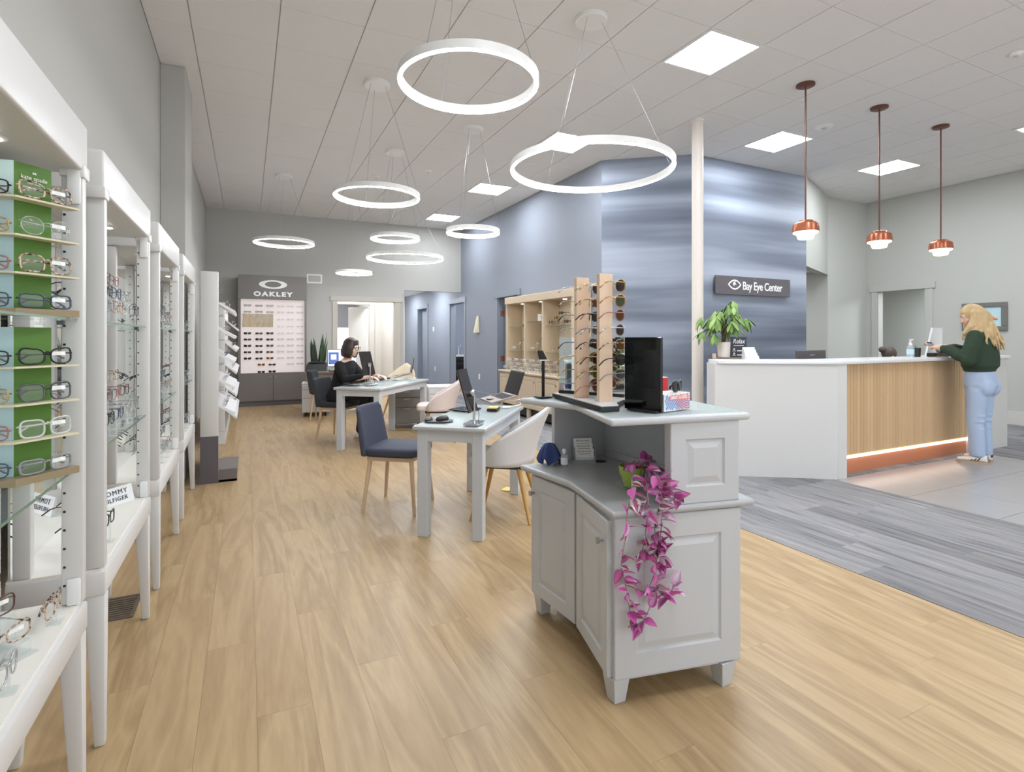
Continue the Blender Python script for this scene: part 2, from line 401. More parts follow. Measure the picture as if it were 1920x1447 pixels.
# stone tiles before the reception desk
for i in range(3):
    for j in range(6):
        x0 = 4.88 + i*1.22 - (0.61 if j % 2 else 0); y1 = 3.2-j*0.61; x1 = min(x0+1.22, 7.5); x0 = max(x0, 4.88)
        if x1-x0 < 0.05: continue
        if j == 5: continue
        sx, sy = x1-x0-0.004, 0.606
        inst(MB().box(-sx/2, sx/2, -sy/2, sy/2, -0.011, 0.001).mesh('floor_tile', 'floor_tile', bevel=0.0008, bseg=1), 'floor_tile', floor, ((x0+x1)/2, y1-0.305, 0))

ceiling = struct(MB().box(-0.9, 10.7, YF, 12.1, CE+0.004, CE+0.1).build('ceiling', 'ceil_grid'))
xs = [3.365-0.628*k for k in range(6, -1, -1)] + [3.365+0.61*k for k in range(1, 12)]
xs = [XL] + [x for x in xs if x > XL+0.05] + [XR]
ys = [3.225+0.6085*k for k in range(-7, 14)] + [YB]
LIGHTS = [(3.675, 3.53), (3.675, 5.963), (3.675, 8.397), (3.675, 10.83), (6.11, 4.747), (8.55, 4.747), (8.6, 2.92), (3.675, 1.096), (1.16, 0.487), (6.11, -0.121)]
tilecache = {}
def litcell(cx, cy):
    for lx, ly in LIGHTS:
        if abs(cx-lx) < 0.25 and abs(cy-ly) < 0.25: return True
for i in range(len(xs)-1):
    for j in range(len(ys)-1):
        xa, xb, ya, yb = xs[i], xs[i+1], ys[j], ys[j+1]; cx, cy = (xa+xb)/2, (ya+yb)/2
        if yb < 0.9 or cx > 4.6 and (yb > 6.9 or yb < 1.0) or cx > 5.2 and yb > 6.3: continue
        if cx > 9.9 and cy < 2.5: continue
        if litcell(cx, cy): continue
        sx, sy = round(xb-xa-0.010, 4), round(yb-ya-0.003, 4)
        if (sx, sy) not in tilecache:
            tilecache[(sx, sy)] = MB().box(-sx/2, sx/2, -sy/2, sy/2, -0.006, 0.003).mesh('ceiling_tile', 'ceil_tile')
        inst(tilecache[(sx, sy)], 'ceiling_tile', ceiling, (cx, cy, CE))
wl = struct(MB().box(XL-0.15, XL, YF, YB, 0, CE+0.003).build('wall_left', 'wall_grey'))
MB().box(XL, -0.516, 5.84, 6.49, 0, CE-0.008).build('pilaster', 'wall_grey', wl, bevel=0.004, bseg=1)
struct(MB().box(XL, XL+0.015, 0, 5.84, 0, 0.12).build('baseboard_left', 'trim_white', bevel=0.003, bseg=1))
struct(MB().box(XL, XL+0.015, 6.49, 11.4, 0, 0.12).build('baseboard_left', 'trim_white', bevel=0.003, bseg=1))
# back wall: doorway x 1.70..2.95, hall opening 3.14..4.5
wb = MB()
wb.box(XL, 1.70, YB, YB+0.14, 0, CE+0.003); wb.box(1.70, 2.95, YB, YB+0.14, 2.09, CE+0.003)
wb.box(2.95, 3.14, YB, YB+0.14, 0, CE+0.003); wb.box(3.14, XA, YB, YB+0.14, 2.37, CE+0.003)
struct(wb.build('wall_back', 'wall_grey'))
tr = MB()
tr.box(1.61, 1.715, YB-0.02, YB, 0, 2.09); tr.box(2.935, 3.06, YB-0.02, YB, 0, 2.09); tr.box(1.57, 3.10, YB-0.03, YB, 2.09, 2.19)
tr.box(1.70, 1.715, YB, YB+0.14, 0, 2.09); tr.box(2.935, 2.95, YB, YB+0.14, 0, 2.09)
struct(tr.build('trim_1', 'trim_cream', bevel=0.003, bseg=1))
struct(MB().box(3.145, 3.13, YB-0.01, YB+0.15, 0, 2.37).build('trim_2', 'trim_white'))
struct(MB().box(1.06, 1.60, YB-0.015, YB, 0, 0.12).build('baseboard_back', 'trim_white', bevel=0.003, bseg=1))
# little room behind the doorway
wr = MB()
wr.box(0.9, 1.0, YB+0.14, 13.6, 0, 2.6); wr.box(3.0, 3.12, YB+0.14, 16.6, 0, 2.6)
wr.box(0.9, 1.9, 13.6, 13.7, 0, 2.6); wr.box(2.72, 3.0, 13.6, 13.7, 0, 2.6); wr.box(1.9, 2.72, 13.6, 13.7, 2.12, 2.6)
wr.box(0.6, 3.12, 16.6, 16.7, 0, 2.6); wr.box(0.5, 0.6, 13.7, 16.7, 0, 2.6)
struct(wr.build('wall_side_room', 'white_wall'))
struct(MB().box(0.5, 5.8, YB+0.14, 17.2, 2.6, 2.7).build('ceiling', 'ceil_tile'))
t2 = MB(); t2.box(1.80, 1.9, 13.58, 13.6, 0, 2.12); t2.box(2.72, 2.84, 13.58, 13.6, 0, 2.12); t2.box(1.78, 2.86, 13.575, 13.6, 2.12, 2.24)
struct(t2.build('trim_3', 'trim_white', bevel=0.003, bseg=1))
d = struct(MB().prism([(2.70, 13.71), (2.66, 13.71), (2.34, 14.45), (2.38, 14.47)], 0.01, 2.08).build('door_1', 'white_plastic', bevel=0.004, bseg=1))
w1 = struct(MB().box(1.0, 2.9, 16.56, 16.59, 0.95, 2.4).build('window_1', 'trim_white'))
MB().box(1.05, 2.85, 16.545, 16.555, 0.98, 1.62).build('pane', 'window_glow', w1)
MB().box(1.02, 2.88, 16.51, 16.53, 1.6, 2.38).build('roller_blind', 'frame_grey2', w1)
# hall wall (x = XA) with three door openings
OP = [(8.95, 9.86, 2.1), (11.72, 12.68, 2.13), (14.60, 15.50, 2.13)]
wa = MB(); y = 6.33
for a, b, zt in OP:
    wa.box(XA, XA+0.14, y, a, 0, CE+0.003 if a < YB else 2.6)
    top = CE+0.003 if b < YB else 2.6
    wa.box(XA, XA+0.14, a, b, zt, CE+0.003 if a < YB else 2.6); y = b
wa.box(XA, XA+0.14, y, 17.0, 0, 2.6)
struct(wa.build('wall_hall', 'wall_blue'))
ta = MB()
for a, b, zt in OP:
    ta.box(XA-0.018, XA, a-0.09, a, 0, zt); ta.box(XA-0.018, XA, b, b+0.09, 0, zt); ta.box(XA-0.03, XA, a-0.11, b+0.11, zt, zt+0.12)
    ta.box(XA, XA+0.14, a-0.001, a+0.015, 0, zt); ta.box(XA, XA+0.14, b-0.015, b+0.001, 0, zt)
struct(ta.build('trim_4', 'trim_blue', bevel=0.003, bseg=1))
bb = MB()
for a, b in [(9.95, 11.63), (12.77, 14.51)]: bb.box(XA-0.014, XA, a, b, 0, 0.15)
struct(bb.build('baseboard_hall', 'trim_blue', bevel=0.003, bseg=1))
# rooms behind the hall wall
rm = MB()
rm.box(6.0, 6.1, 6.4, 17.0, 0, 2.6); rm.box(4.64, 6.0, 10.6, 10.7, 0, 2.6); rm.box(4.64, 6.0, 13.6, 13.7, 0, 2.6)
struct(rm.build('wall_hall_rooms', 'wall_blue'))
struct(MB().box(3.10, 6.1, 17.0, 17.1, 0, 2.6).build('wall_hall_end', 'white_wall'))
d2 = struct(MB().box(4.62, 4.66, 14.62, 15.48, 0.01, 2.11).build('door_2', 'wall_blue', bevel=0.004, bseg=1))
for z0, z1 in ((0.2, 0.95), (1.15, 1.95)): MB().box(4.612, 4.62, 14.75, 15.35, z0, z1).build('door_panel', 'trim_blue', d2, bevel=0.003, bseg=1)
d3 = struct(MB().prism([(4.66, 9.80), (4.62, 9.80), (4.70, 8.98), (4.74, 8.985)], 0.01, 2.08).build('door_3', 'wall_blue', bevel=0.004, bseg=1))
for z in (0.85, 1.75): MB().box(4.55, 4.63, 9.83, 9.85, z, z+0.1).build('hinge', 'copper', d3)
# accent walls
struct(MB().seg((XA, 6.33), (5.47, 5.565), 0.14, 0, CE+0.003, 1).build('wall_corner', 'mural'))
struct(MB().box(5.47, 7.81, 5.565, 5.70, 0, CE+0.003).build('wall_reception', 'mural'))
struct(MB().seg((7.81, 5.565), (9.28, 6.20), 0.14, 2.43, CE+0.003, 1).build('wall_header', 'wall_right'))
struct(MB().box(9.28, XR+0.1, 6.20, 6.34, 0, CE+0.003).build('wall_rear', 'wall_right'))
struct(MB().box(9.28, 9.40, 6.34, 8.6, 0, 2.5).build('wall_passage', 'wall_right'))
struct(MB().box(6.0, 9.4, 8.6, 8.7, 0, 2.5).build('wall_passage', 'wall_right'))
struct(MB().box(6.0, 9.4, 6.45, 8.7, 2.5, 2.6).build('ceiling', 'ceil_tile'))
wR = MB(); wR.box(XR, XR+0.14, 6.0, 6.3, 0, CE+0.003); wR.box(XR, XR+0.14, 5.22, 6.0, 2.15, CE+0.003); wR.box(XR, XR+0.14, YF, 5.22, 0, CE+0.003)
struct(wR.build('wall_right', 'wall_right'))
tR = MB(); tR.box(XR-0.02, XR, 6.0, 6.10, 0, 2.15); tR.box(XR-0.02, XR, 5.10, 5.22, 0, 2.15); tR.box(XR-0.03, XR, 5.06, 6.14, 2.15, 2.26)
tR.box(XR, XR+0.14, 5.985, 6.0, 0, 2.15)
struct(tR.build('trim_5', 'wall_right', bevel=0.003, bseg=1))
MB_ = MB(); MB_.box(XR-0.018, XR, 2.0, 5.10, 0, 0.2)
struct(MB_.build('baseboard_right', 'trim_white', bevel=0.003, bseg=1))
rr = MB(); rr.box(12.2, 12.3, 3.4, 7.4, 0, 2.5); rr.box(10.54, 12.3, 7.3, 7.4, 0, 2.5); rr.box(10.54, 12.3, 3.3, 3.4, 0, 2.5); rr.box(10.54, 12.3, 3.3, 7.4, 2.4, 2.5)
struct(rr.build('wall_right_room', 'wall_right'))
struct(MB().box(10.7, 12.4, 3.3, 7.4, -0.12, 0).build('floor', 'carpet'))
# street front behind the camera: piers and a transom, open glazing between
wf = MB(); wf.box(XL-0.15, XR+0.14, YF-0.2, YF, 3.1, CE+0.1); wf.box(XL-0.15, XR+0.14, YF-0.2, YF, 0, 0.45)
for x in (XL-0.15, 1.6, 4.4, 7.2, XR-0.1): wf.box(x, x+0.25, YF-0.2, YF, 0.45, 3.1)
struct(wf.build('wall_front', 'white_wall'))
col = thing('support_column', 'slim cream round column rising to the ceiling behind the reception desk end', 'column', (4.668, 4.68, 0))
MB().cyl((4.668, 4.68, 0), (4.668, 4.68, CE-0.006), 0.064, n=32).build('shaft', 'column_paint', col, smooth='auto')
MB().lathe([(0.074, CE-0.03), (0.074, CE-0.006)], (4.668, 4.68, 0), 32).build('collar', 'white_plastic', col, smooth='auto')

# ================================================================== CEILING FIXTURES
ORD = {0: 'nearest ceiling light panel, above the big ring lamp and island', 1: 'ceiling light panel partly covered by the large ring lamp beside the blue wall', 2: 'small looking ceiling light panel second from the back grey wall',
       3: 'ceiling light panel closest to the back grey wall', 4: 'ceiling light panel beside the leftmost copper pendant', 5: 'ceiling light panel crossed by the middle copper pendant rod', 6: 'ceiling light panel cut off at the right picture edge',
       7: 'ceiling light panel high above the island', 8: 'ceiling light panel overhead by the nearest display case', 9: 'ceiling light panel by the street front'}
for k, (x, y) in enumerate(LIGHTS):
    if k == 5: x = 8.5
    t = thing('ceiling_light_panel', 'white square ' + ORD[k], 'ceiling light', (x, y, CE-0.012), group='square ceiling light panels')
    m = MB(); a, b = 0.302, 0.275
    for (x0, x1, y0, y1) in ((-a, a, -a, -b), (-a, a, b, a), (-a, -b, -b, b), (b, a, -b, b)): m.box(x0, x1, y0, y1, 0, 0.015)
    m.build('frame', 'white_plastic', t, local=True)
    MB().box(-b, b, -b, b, 0.003, 0.012).build('diffuser', 'panel_light', t, local=True)
for (x, y, z, lab) in [(3.75, 13.3, 2.6, 'small ceiling light panel in the hall beyond the back wall'), (2.2, 12.8, 2.6, 'added fill light panel on the side room ceiling beyond the doorway'), (1.9, 15.2, 2.6, 'added fill light panel on the far room ceiling by the window'), (5.3, 12.2, 2.6, 'added fill light panel on the wash room ceiling off the hall'), (3.75, 15.7, 2.6, 'added fill light panel at the far end of the hall'), (11.3, 5.2, 2.4, 'added fill light panel in the room behind the right wall'), (7.8, 7.4, 2.5, 'added fill light panel in the passage behind the mural wall')]:  # first hall panel is a real fitting; the rest are added to brighten dark rooms
    t = thing('ceiling_light_panel', lab, 'ceiling light', (x, y, z-0.014), group='square ceiling light panels')
    MB().box(-0.3, 0.3, -0.3, 0.3, 0.004, 0.014).build('frame', 'white_plastic', t, local=True)
    MB().box(-0.275, 0.275, -0.275, 0.275, 0, 0.0045).build('diffuser', 'panel_light', t, local=True)
RINGS = [(1.123, 2.856, 0.395, 2.74, 'ring pendant lamp nearest the camera, upper centre of the room'), (2.424, 3.545, 0.637, 2.62, 'largest looking ring pendant lamp, hanging in front of the blue mural'),
         (1.147, 5.378, 0.415, 2.69, 'medium ring pendant lamp above the front desk and navy chair'), (1.787, 7.243, 0.327, 2.63, 'small ring pendant lamp hanging just above a wider ring lamp'),
         (2.405, 9.05, 0.642, 2.64, 'wide flat looking ring pendant lamp below a smaller ring'), (0.511, 9.067, 0.44, 2.76, 'leftmost ring pendant lamp, before the grey back wall'),
         (2.429, 6.039, 0.32, 2.56, 'small ring pendant lamp overlapping the corner of grey and blue walls'), (1.787, 10.367, 0.328, 2.50, 'lowest and farthest ring pendant lamp above the doorway')]
for k, (x, y, R, z, lab) in enumerate(RINGS):
    t = thing('ring_pendant_lamp', 'white glowing ' + lab, 'pendant lamp', (x, y, z), group='ring pendant lamps')
    m = MB().ring((0, 0), R, R-0.025, 0.004, 0.05, 80); m.build('ring_body', 'white_plastic', t, local=True, smooth='auto')
    MB().ring((0, 0), R-0.007, R-0.022, -0.002, 0.004, 80).build('light_strip', 'ring_light', t, local=True, smooth='auto')
    dz = CE-0.006-z
    MB().lathe([(0.12, dz-0.035), (0.125, dz-0.03), (0.125, dz)], n=32).build('ceiling_canopy', 'white_plastic', t, local=True, smooth='auto')
    for q in range(3):
        a = math.radians(95+120*q)
        MB().cyl((0.085*math.cos(a), 0.085*math.sin(a), dz-0.035), ((R-0.0125)*math.cos(a), (R-0.0125)*math.sin(a), 0.05), 0.0016, n=5).build('suspension_wire', 'silver', t, local=True)
for k, (x, nm) in enumerate([(4.957, 'left, nearest the mural sign'), (6.17, 'middle, over the desk'), (7.381, 'right, nearest the standing customer')]):
    t = thing('copper_pendant_lamp', 'copper dome pendant lamp on a long rod, ' + nm, 'pendant lamp', (x, 3.54, 0), group='copper pendants over the reception desk')
    MB().lathe([(0.075, CE-0.03), (0.085, CE-0.025), (0.085, CE-0.007)], n=24).build('ceiling_canopy', 'rod', t, local=True, smooth='auto')
    MB().cyl((0, 0, 2.46), (0, 0, CE-0.03), 0.008, n=8).build('rod', 'rod', t, local=True)
    prof = [(0.006, 2.475), (0.05, 2.474), (0.07, 2.468), (0.076, 2.455), (0.095, 2.45), (0.113, 2.435), (0.119, 2.40), (0.122, 2.362), (0.118, 2.358), (0.113, 2.40), (0.1, 2.44), (0.05, 2.46)]
    MB().lathe(prof, n=32, cap=False).build('shade', 'copper', t, local=True, smooth='auto')
    MB().lathe([(0.112, 2.37), (0.11, 2.345), (0.078, 2.338), (0.076, 2.31), (0.066, 2.29), (0.03, 2.284), (0.001, 2.283)][::-1], n=32).build('globe', 'globe_light', t, local=True, smooth='auto')
for (u, v, r, nm, lab) in [(1545, 237, 0.10, 'ceiling_speaker', 'flat round white speaker in the ceiling near the left copper pendant'), (705, 330, 0.07, 'smoke_detector', 'small white round detector on the ceiling left of two ring canopies'),
                           (803, 320, 0.06, 'sprinkler_cover', 'small white ceiling cap right of the ring lamp canopies'), (1905, 100, 0.05, 'sprinkler_cover', 'small white ceiling cap at the right picture edge')]:
    p = pz(u, v, CE-0.006)
    t = thing(nm, lab, nm.split('_')[1], p)
    MB().lathe([(r*0.5, -0.025), (r*0.8, -0.02), (r, -0.006), (r, 0)], n=24).build('housing', 'white_plastic', t, local=True, smooth='auto')
    MB().lathe([(r*0.3, -0.03), (r*0.34, -0.024)], n=16).build('centre_cap', 'vent', t, local=True, smooth='auto')
# wall vent, register, switch plates, sconce
t = thing('wall_vent', 'white louvred air vent high on the back wall beside the display cabinet', 'vent', (1.254, YB-0.012, 2.44))
m = MB()
for (x0, x1, z0, z1) in ((-0.15, 0.15, 0, 0.03), (-0.15, 0.15, 0.16, 0.19), (-0.15, -0.12, 0.03, 0.16), (0.12, 0.15, 0.03, 0.16)): m.box(x0, x1, 0, 0.012, z0, z1)
m.build('frame', 'white_plastic', t, local=True)
for q in range(7): MB().box(-0.12, 0.12, 0.002, 0.01, 0.034+q*0.018, 0.046+q*0.018).build('louvre', 'vent', t, local=True)
p = pz(240, 1121); t = thing('floor_register', 'brown slotted floor vent between white display legs', 'vent', (-0.56, 3.21, 0))
m = MB()
for a in ((-0.075, 0.075, -0.13, -0.115), (-0.075, 0.075, 0.115, 0.13), (-0.075, -0.06, -0.115, 0.115), (0.06, 0.075, -0.115, 0.115)): m.box(*a, 0, 0.005)
m.build('frame', 'vent_dark', t, local=True)
for q in range(9): MB().box(-0.06, 0.06, -0.108+q*0.0245, -0.094+q*0.0245, 0, 0.004).build('slat', 'vent_dark', t, local=True)
for (u, v, h, lab) in [(813, 617, 0.115, 'white double light switch on the blue hall wall between two doors'), (816, 691, 0.115, 'white outlet low on the blue hall wall between two doors'), (899, 706, 0.115, 'white outlet low on the blue wall behind the desk monitor')]:
    p = px_(u, v, XA); t = thing('wall_plate', lab, 'wall plate', (XA, p.y, p.z))
    w = 0.11 if 'double' in lab else 0.07
    MB().box(-0.008, 0, -w/2, w/2, -h/2, h/2).build('plate', 'white_plastic', t, local=True, bevel=0.002, bseg=1)
    for q in ((-0.025, 0.025) if 'double' in lab else (0,)):
        MB().box(-0.012, -0.008, q-0.012, q+0.012, -0.03, 0.03).build('rocker', 'white_gloss', t, local=True)
p = px_(897, 608, XA); t = thing('wall_sconce', 'slim cream tapered wall sconce on the blue wall', 'sconce', (XA, p.y, p.z-0.18))
MB().box(-0.012, 0, -0.09, 0.09, 0, 0.36).build('back_plate', 'trim_blue', t, local=True)
MB().hexa([(-0.10, -0.055, 0), (-0.012, -0.075, 0), (-0.012, 0.075, 0), (-0.10, 0.055, 0)], [(-0.03, -0.03, 0.36), (-0.012, -0.04, 0.36), (-0.012, 0.04, 0.36), (-0.03, 0.03, 0.36)]).build('shade', 'cream_edge', t, local=True, bevel=0.004)
# wash stand seen through the hall door
t = thing('wash_stand', 'black drawer vanity with white top seen through the hall door', 'vanity', (5.1, 13.2, 0))
MB().box(-0.4, 0.4, -0.05, 0.35, 0, 0.82).build('body', 'black', t, local=True)
MB().box(-0.42, 0.42, -0.07, 0.37, 0.82, 0.86).build('top', 'white_gloss', t, local=True)
for z in (0.15, 0.42, 0.6, 0.72): MB().box(-0.38, 0.38, -0.062, -0.05, z, z+0.08).build('drawer', 'dark_plastic', t, local=True)
MB().tube([(-0.1, 0.25, 0.86), (-0.1, 0.25, 1.08), (-0.1, 0.2, 1.13), (-0.1, 0.12, 1.10)], 0.014, 8).build('faucet', 'chrome', t, local=True, smooth=True)
# ================================================================== GLASSES
def sgnp(a, e): return math.copysign(abs(a)**e, a)
SHAPES = {  # half width, half height, exponent, lens gap half, tilt of the outer top corner
    'rect': (0.0265, 0.0165, 0.55, 0.0345, 0.002), 'square': (0.026, 0.021, 0.6, 0.034, 0.003), 'round': (0.0245, 0.0225, 0.95, 0.0335, 0.001),
    'cat': (0.027, 0.019, 0.75, 0.0345, 0.007), 'aviator': (0.028, 0.0245, 0.85, 0.0355, -0.002)}
GCACHE = {}
def rim_pts(shape, side, n, sc=1.0):
    a, b, e, g, tl = SHAPES[shape]; out = []
    for k in range(n):
        th = 2*math.pi*k/n; x = a*sc*sgnp(math.cos(th), e); z = b*sc*sgnp(math.sin(th), e)
        if z > 0: z += tl*max(0, x/a)
        x2 = side*(g+x); out.append(Vector((x2, 0.006*(x2/0.065)**2, b+z+0.003)))
    return out
def gl_meshes(shape, fr, ln, tm, thick, folded, lo):
    key = (shape, fr, ln, tm, thick, folded, lo)
    if key in GCACHE: return GCACHE[key]
    n = 14 if lo else 28; k = 4 if lo else 6; b = SHAPES[shape][1]; top = b*1.55+0.003
    f = MB()
    for s in (-1, 1): f.tube(rim_pts(shape, s, n), thick, k, closed=True)
    g = SHAPES[shape][3]-SHAPES[shape][0]
    f.tube([(-g-0.001, 0, top-0.004), (0, -0.001, top), (g+0.001, 0, top-0.004)], thick*1.1, k)
    outer = SHAPES[shape][3]+SHAPES[shape][0]
    L = [MB(), MB()]
    for s, m in zip((-1, 1), L):
        pts = rim_pts(shape, s, n, 0.97); c = sum(pts, Vector())/n
        m.add([p for p in pts]+[c+Vector((0, -0.0015, 0))], [((i, (i+1) % n, n) if s > 0 else ((i+1) % n, i, n)) for i in range(n)])
    T = [MB(), MB()]
    for s, m in zip((-1, 1), T):
        hz = top-0.003
        if folded: pts = [(s*(outer+0.001), 0.004, hz), (s*(outer+0.003), 0.010, hz), (s*(outer-0.01), 0.0145+0.004*(s > 0), hz), (-s*0.03, 0.0165+0.004*(s > 0), hz-0.002), (-s*0.052, 0.0165+0.004*(s > 0), hz-0.014)]
        else: pts = [(s*(outer+0.001), 0.005, hz), (s*(outer+0.004), 0.014, hz), (s*(outer+0.004), 0.06, hz), (s*(outer+0.001), 0.098, hz-0.001), (s*(outer-0.003), 0.118, hz-0.008), (s*(outer-0.006), 0.142, hz-0.027)]
        rr = [thick*0.95]*(len(pts)-2)+[thick*1.25, thick*1.2]
        m.tube(pts, rr, k)
    if lo:
        a = MB(); a.add(f.v, f.f); a.mi = 2
        for m in T: a.add(m.v, m.f)
        a.mi = 1
        for m in L: a.add(m.v, m.f)
        r = a.mesh('eyeglasses', [fr, ln, tm], smooth=True)
    else:
        r = (f.mesh('frame_front', fr, smooth=True), L[0].mesh('lens', ln, smooth=True), L[1].mesh('lens', ln, smooth=True), T[0].mesh('temple', tm, smooth=True), T[1].mesh('temple', tm, smooth=True))
    GCACHE[key] = r; return r
NG = [0]
def glasses(M, label, group, shape='rect', fr='frame_black', ln='lens_clear', tm=None, thick=0.002, folded=False, lo=True, sun=False, tagc=False):
    """M places local frame: x along width, -y = front, z up, origin at the bottom of the rims"""
    NG[0] += 1
    nm = 'sunglasses' if sun else 'eyeglasses'
    r = gl_meshes(shape, fr, ln, tm or fr, thick, folded, lo)
    if lo: o = bpy.data.objects.new(nm, r); COL.objects.link(o)
    else:
        o = bpy.data.objects.new(nm, None); COL.objects.link(o); o.empty_display_size = 0.05
        for q, n2 in zip(r, ('frame_front', 'lens', 'lens', 'temple', 'temple')): inst(q, n2, o)
        if tagc:
            MB().box(0.008, 0.045, 0.001, 0.0025, SHAPES[shape][1]*1.55-0.006, SHAPES[shape][1]*1.55+0.004).build('price_tag', 'print_white', o, local=True)
    o.matrix_basis = M
    return tag(o, label, nm, group)
def GM(loc, facing, pitch=0.0, roll=0.0):
    """facing: xy direction the lenses look to"""
    d = Vector((facing[0], facing[1], 0)).normalized(); rz = math.atan2(d.x, -d.y)
    return Matrix.Translation(Vector(loc)) @ Matrix.Rotation(rz, 4, 'Z') @ Matrix.Rotation(pitch, 4, 'X') @ Matrix.Rotation(roll, 4, 'Y')
# two acrylic stands shared by many
def stand_mesh(h):
    key = ('stand', round(h, 3))
    if key not in GCACHE:
        m = MB(); m.box(-0.018, 0.018, -0.014, 0.016, 0, 0.004); m.box(-0.0028, 0.0028, -0.003, 0.003, 0.004, h)
        GCACHE[key] = m.mesh('acrylic_stand', 'acrylic')
    return GCACHE[key]
ORDN = ['first', 'second', 'third', 'fourth', 'fifth', 'sixth', 'seventh', 'eighth', 'ninth', 'tenth', 'eleventh', 'twelfth', 'thirteenth', 'fourteenth', 'fifteenth', 'sixteenth', 'seventeenth', 'eighteenth', 'nineteenth', 'twentieth']
CN = {'frame_black': 'black', 'frame_gun': 'gunmetal', 'frame_navy': 'slate blue', 'frame_brown': 'brown', 'frame_white': 'white', 'frame_orange': 'amber', 'frame_gold': 'gold', 'frame_rose': 'rose', 'frame_silver': 'silver', 'frame_grey2': 'grey', 'frame_tort': 'tortoiseshell', 'frame_clear': 'clear'}
def on_stand(x, y, z, h, facing, label, group, where, **k):
    s = inst(stand_mesh(h), 'acrylic_stand'); s.location = (x, y, z)
    d = Vector(facing[:2]).normalized(); s.rotation_euler = (0, 0, math.atan2(d.x, -d.y))
    tag(s, 'clear acrylic stand of the ' + where, 'glasses stand', 'acrylic eyewear stands')
    b = SHAPES[k.get('shape', 'rect')][1]; z += 0.0006; s.location.z = z
    glasses(GM((x, y, z+h-b*1.55-0.003+k.get('thick', 0.002)*1.2+0.0030), facing), label, group, **k)

# ================================================================== LEFT DISPLAY UNITS
def display_unit(y0, y1, label):
    t = thing('display_unit', label, 'display case', (-0.54, (y0+y1)/2, 0), group='white lit display cases along the left wall')
    F_, B_ = -0.414, -0.662
    MB().box(B_, F_, y0-0.012, y1+0.012, 1.785, 1.922).build('header', 'white_lam', t, smooth=True, bevel=0.008, bseg=3)
    for ya, yb in ((y0-0.02, y0+0.05), (y1-0.05, y1+0.02)):
        MB().box(-0.468, F_+0.005, ya+0.004, yb-0.004, 1.765, 1.805).build('header_cap', 'white_lam', t, smooth=True, bevel=0.007, bseg=2)
    for k in range(2):
        yy = y0+(y1-y0)*(0.3+0.42*k)
        dl = MB().lathe([(0.03, 1.781), (0.032, 1.786)], (-0.535, yy, 0), 20).build('downlight', 'white_plastic', t, smooth='auto')
        MB().lathe([(0.021, 1.7795), (0.021, 1.782)], (-0.535, yy, 0), 20).build('bulb', 'spot_light', dl)
    for ya in (y0, y1-0.036):
        MB().box(-0.464, F_, ya, ya+0.036, 0.575, 1.785).build('post', 'white_lam', t, smooth=True, bevel=0.006, bseg=2)
        MB().box(-0.645, -0.60, ya, ya+0.036, 0.575, 1.785).build('post', 'white_lam', t, smooth=True, bevel=0.006, bseg=2)
        inn = ya-0.0125 if ya > y0 else ya+0.0365
        for za, zb in ((1.69, 1.80), (0.575, 0.65)):
            MB().box(-0.450, F_-0.004, inn, inn+0.012, za, zb).build('bracket', 'white_gloss', t, smooth=True, bevel=0.006, bseg=2)
    m = MB()
    for k in range(22):
        z = 0.63+k*0.0515
        m.box(-0.459, -0.453, y1-0.0366, y1-0.034, z-0.003, z+0.003); m.box(-0.628, -0.622, y1-0.0366, y1-0.034, z-0.003, z+0.003)
    tag(m.build('pin_holes', 'black', t), kind='stuff')
    MB().box(-0.66, -0.654, y0+0.02, y1-0.02, 0.575, 1.785).build('mirror_back', 'mirror', t)
    MB().box(B_, F_+0.002, y0-0.004, y1+0.004, 0.488, 0.566).build('base', 'white_lam', t, smooth=True, bevel=0.006, bseg=2)
    MB().box(B_+0.002, F_-0.012, y0+0.002, y1-0.002, 0.566, 0.575).build('base_top', 'white_shelf', t)
    for ya, s in ((y0, 1), (y1, -1)):
        for xa, xb, si in ((-0.470, F_, 1), (-0.655, -0.60, -1)):
            w = 0.055; yb = ya+s*w
            a, b = min(ya, yb), max(ya, yb)
            fa, fb = (a, a+0.03) if s > 0 else (b-0.03, b)
            ga, gb = (xb-0.03, xb) if si > 0 else (xa, xa+0.03)
            MB().hexa([(ga, fa, 0), (gb, fa, 0), (gb, fb, 0), (ga, fb, 0)], [(xa, a, 0.49), (xb, a, 0.49), (xb, b, 0.49), (xa, b, 0.49)]).build('leg', 'white_lam', t, smooth=True, bevel=0.006, bseg=2)
    for z in (0.958, 1.372):
        g = MB().box(-0.645, -0.428, y0+0.037, y1-0.037, z-0.006, z).build('glass_shelf', 'glass_green', t)
        MB().box(-0.4285, -0.427, y0+0.037, y1-0.037, z-0.006, z).build('shelf_edge', 'green_edge', g)
        for ya in (y1-0.05,): MB().box(-0.47, -0.455, ya, ya+0.014, z-0.018, z-0.006).build('shelf_pin', 'frame_gun', g)
    return t
UN = [(0.95, 1.93), (2.15, 3.06), (3.36, 4.27), (4.56, 5.47)]
display_unit(*UN[0], 'white lit eyewear display case nearest the camera with the green card')
display_unit(*UN[1], 'white lit eyewear display case second from the camera with lettered plaque')
display_unit(*UN[2], 'white lit eyewear display case third from the camera along the wall')
display_unit(*UN[3], 'farthest white lit display case, beside the tall white tower rack')
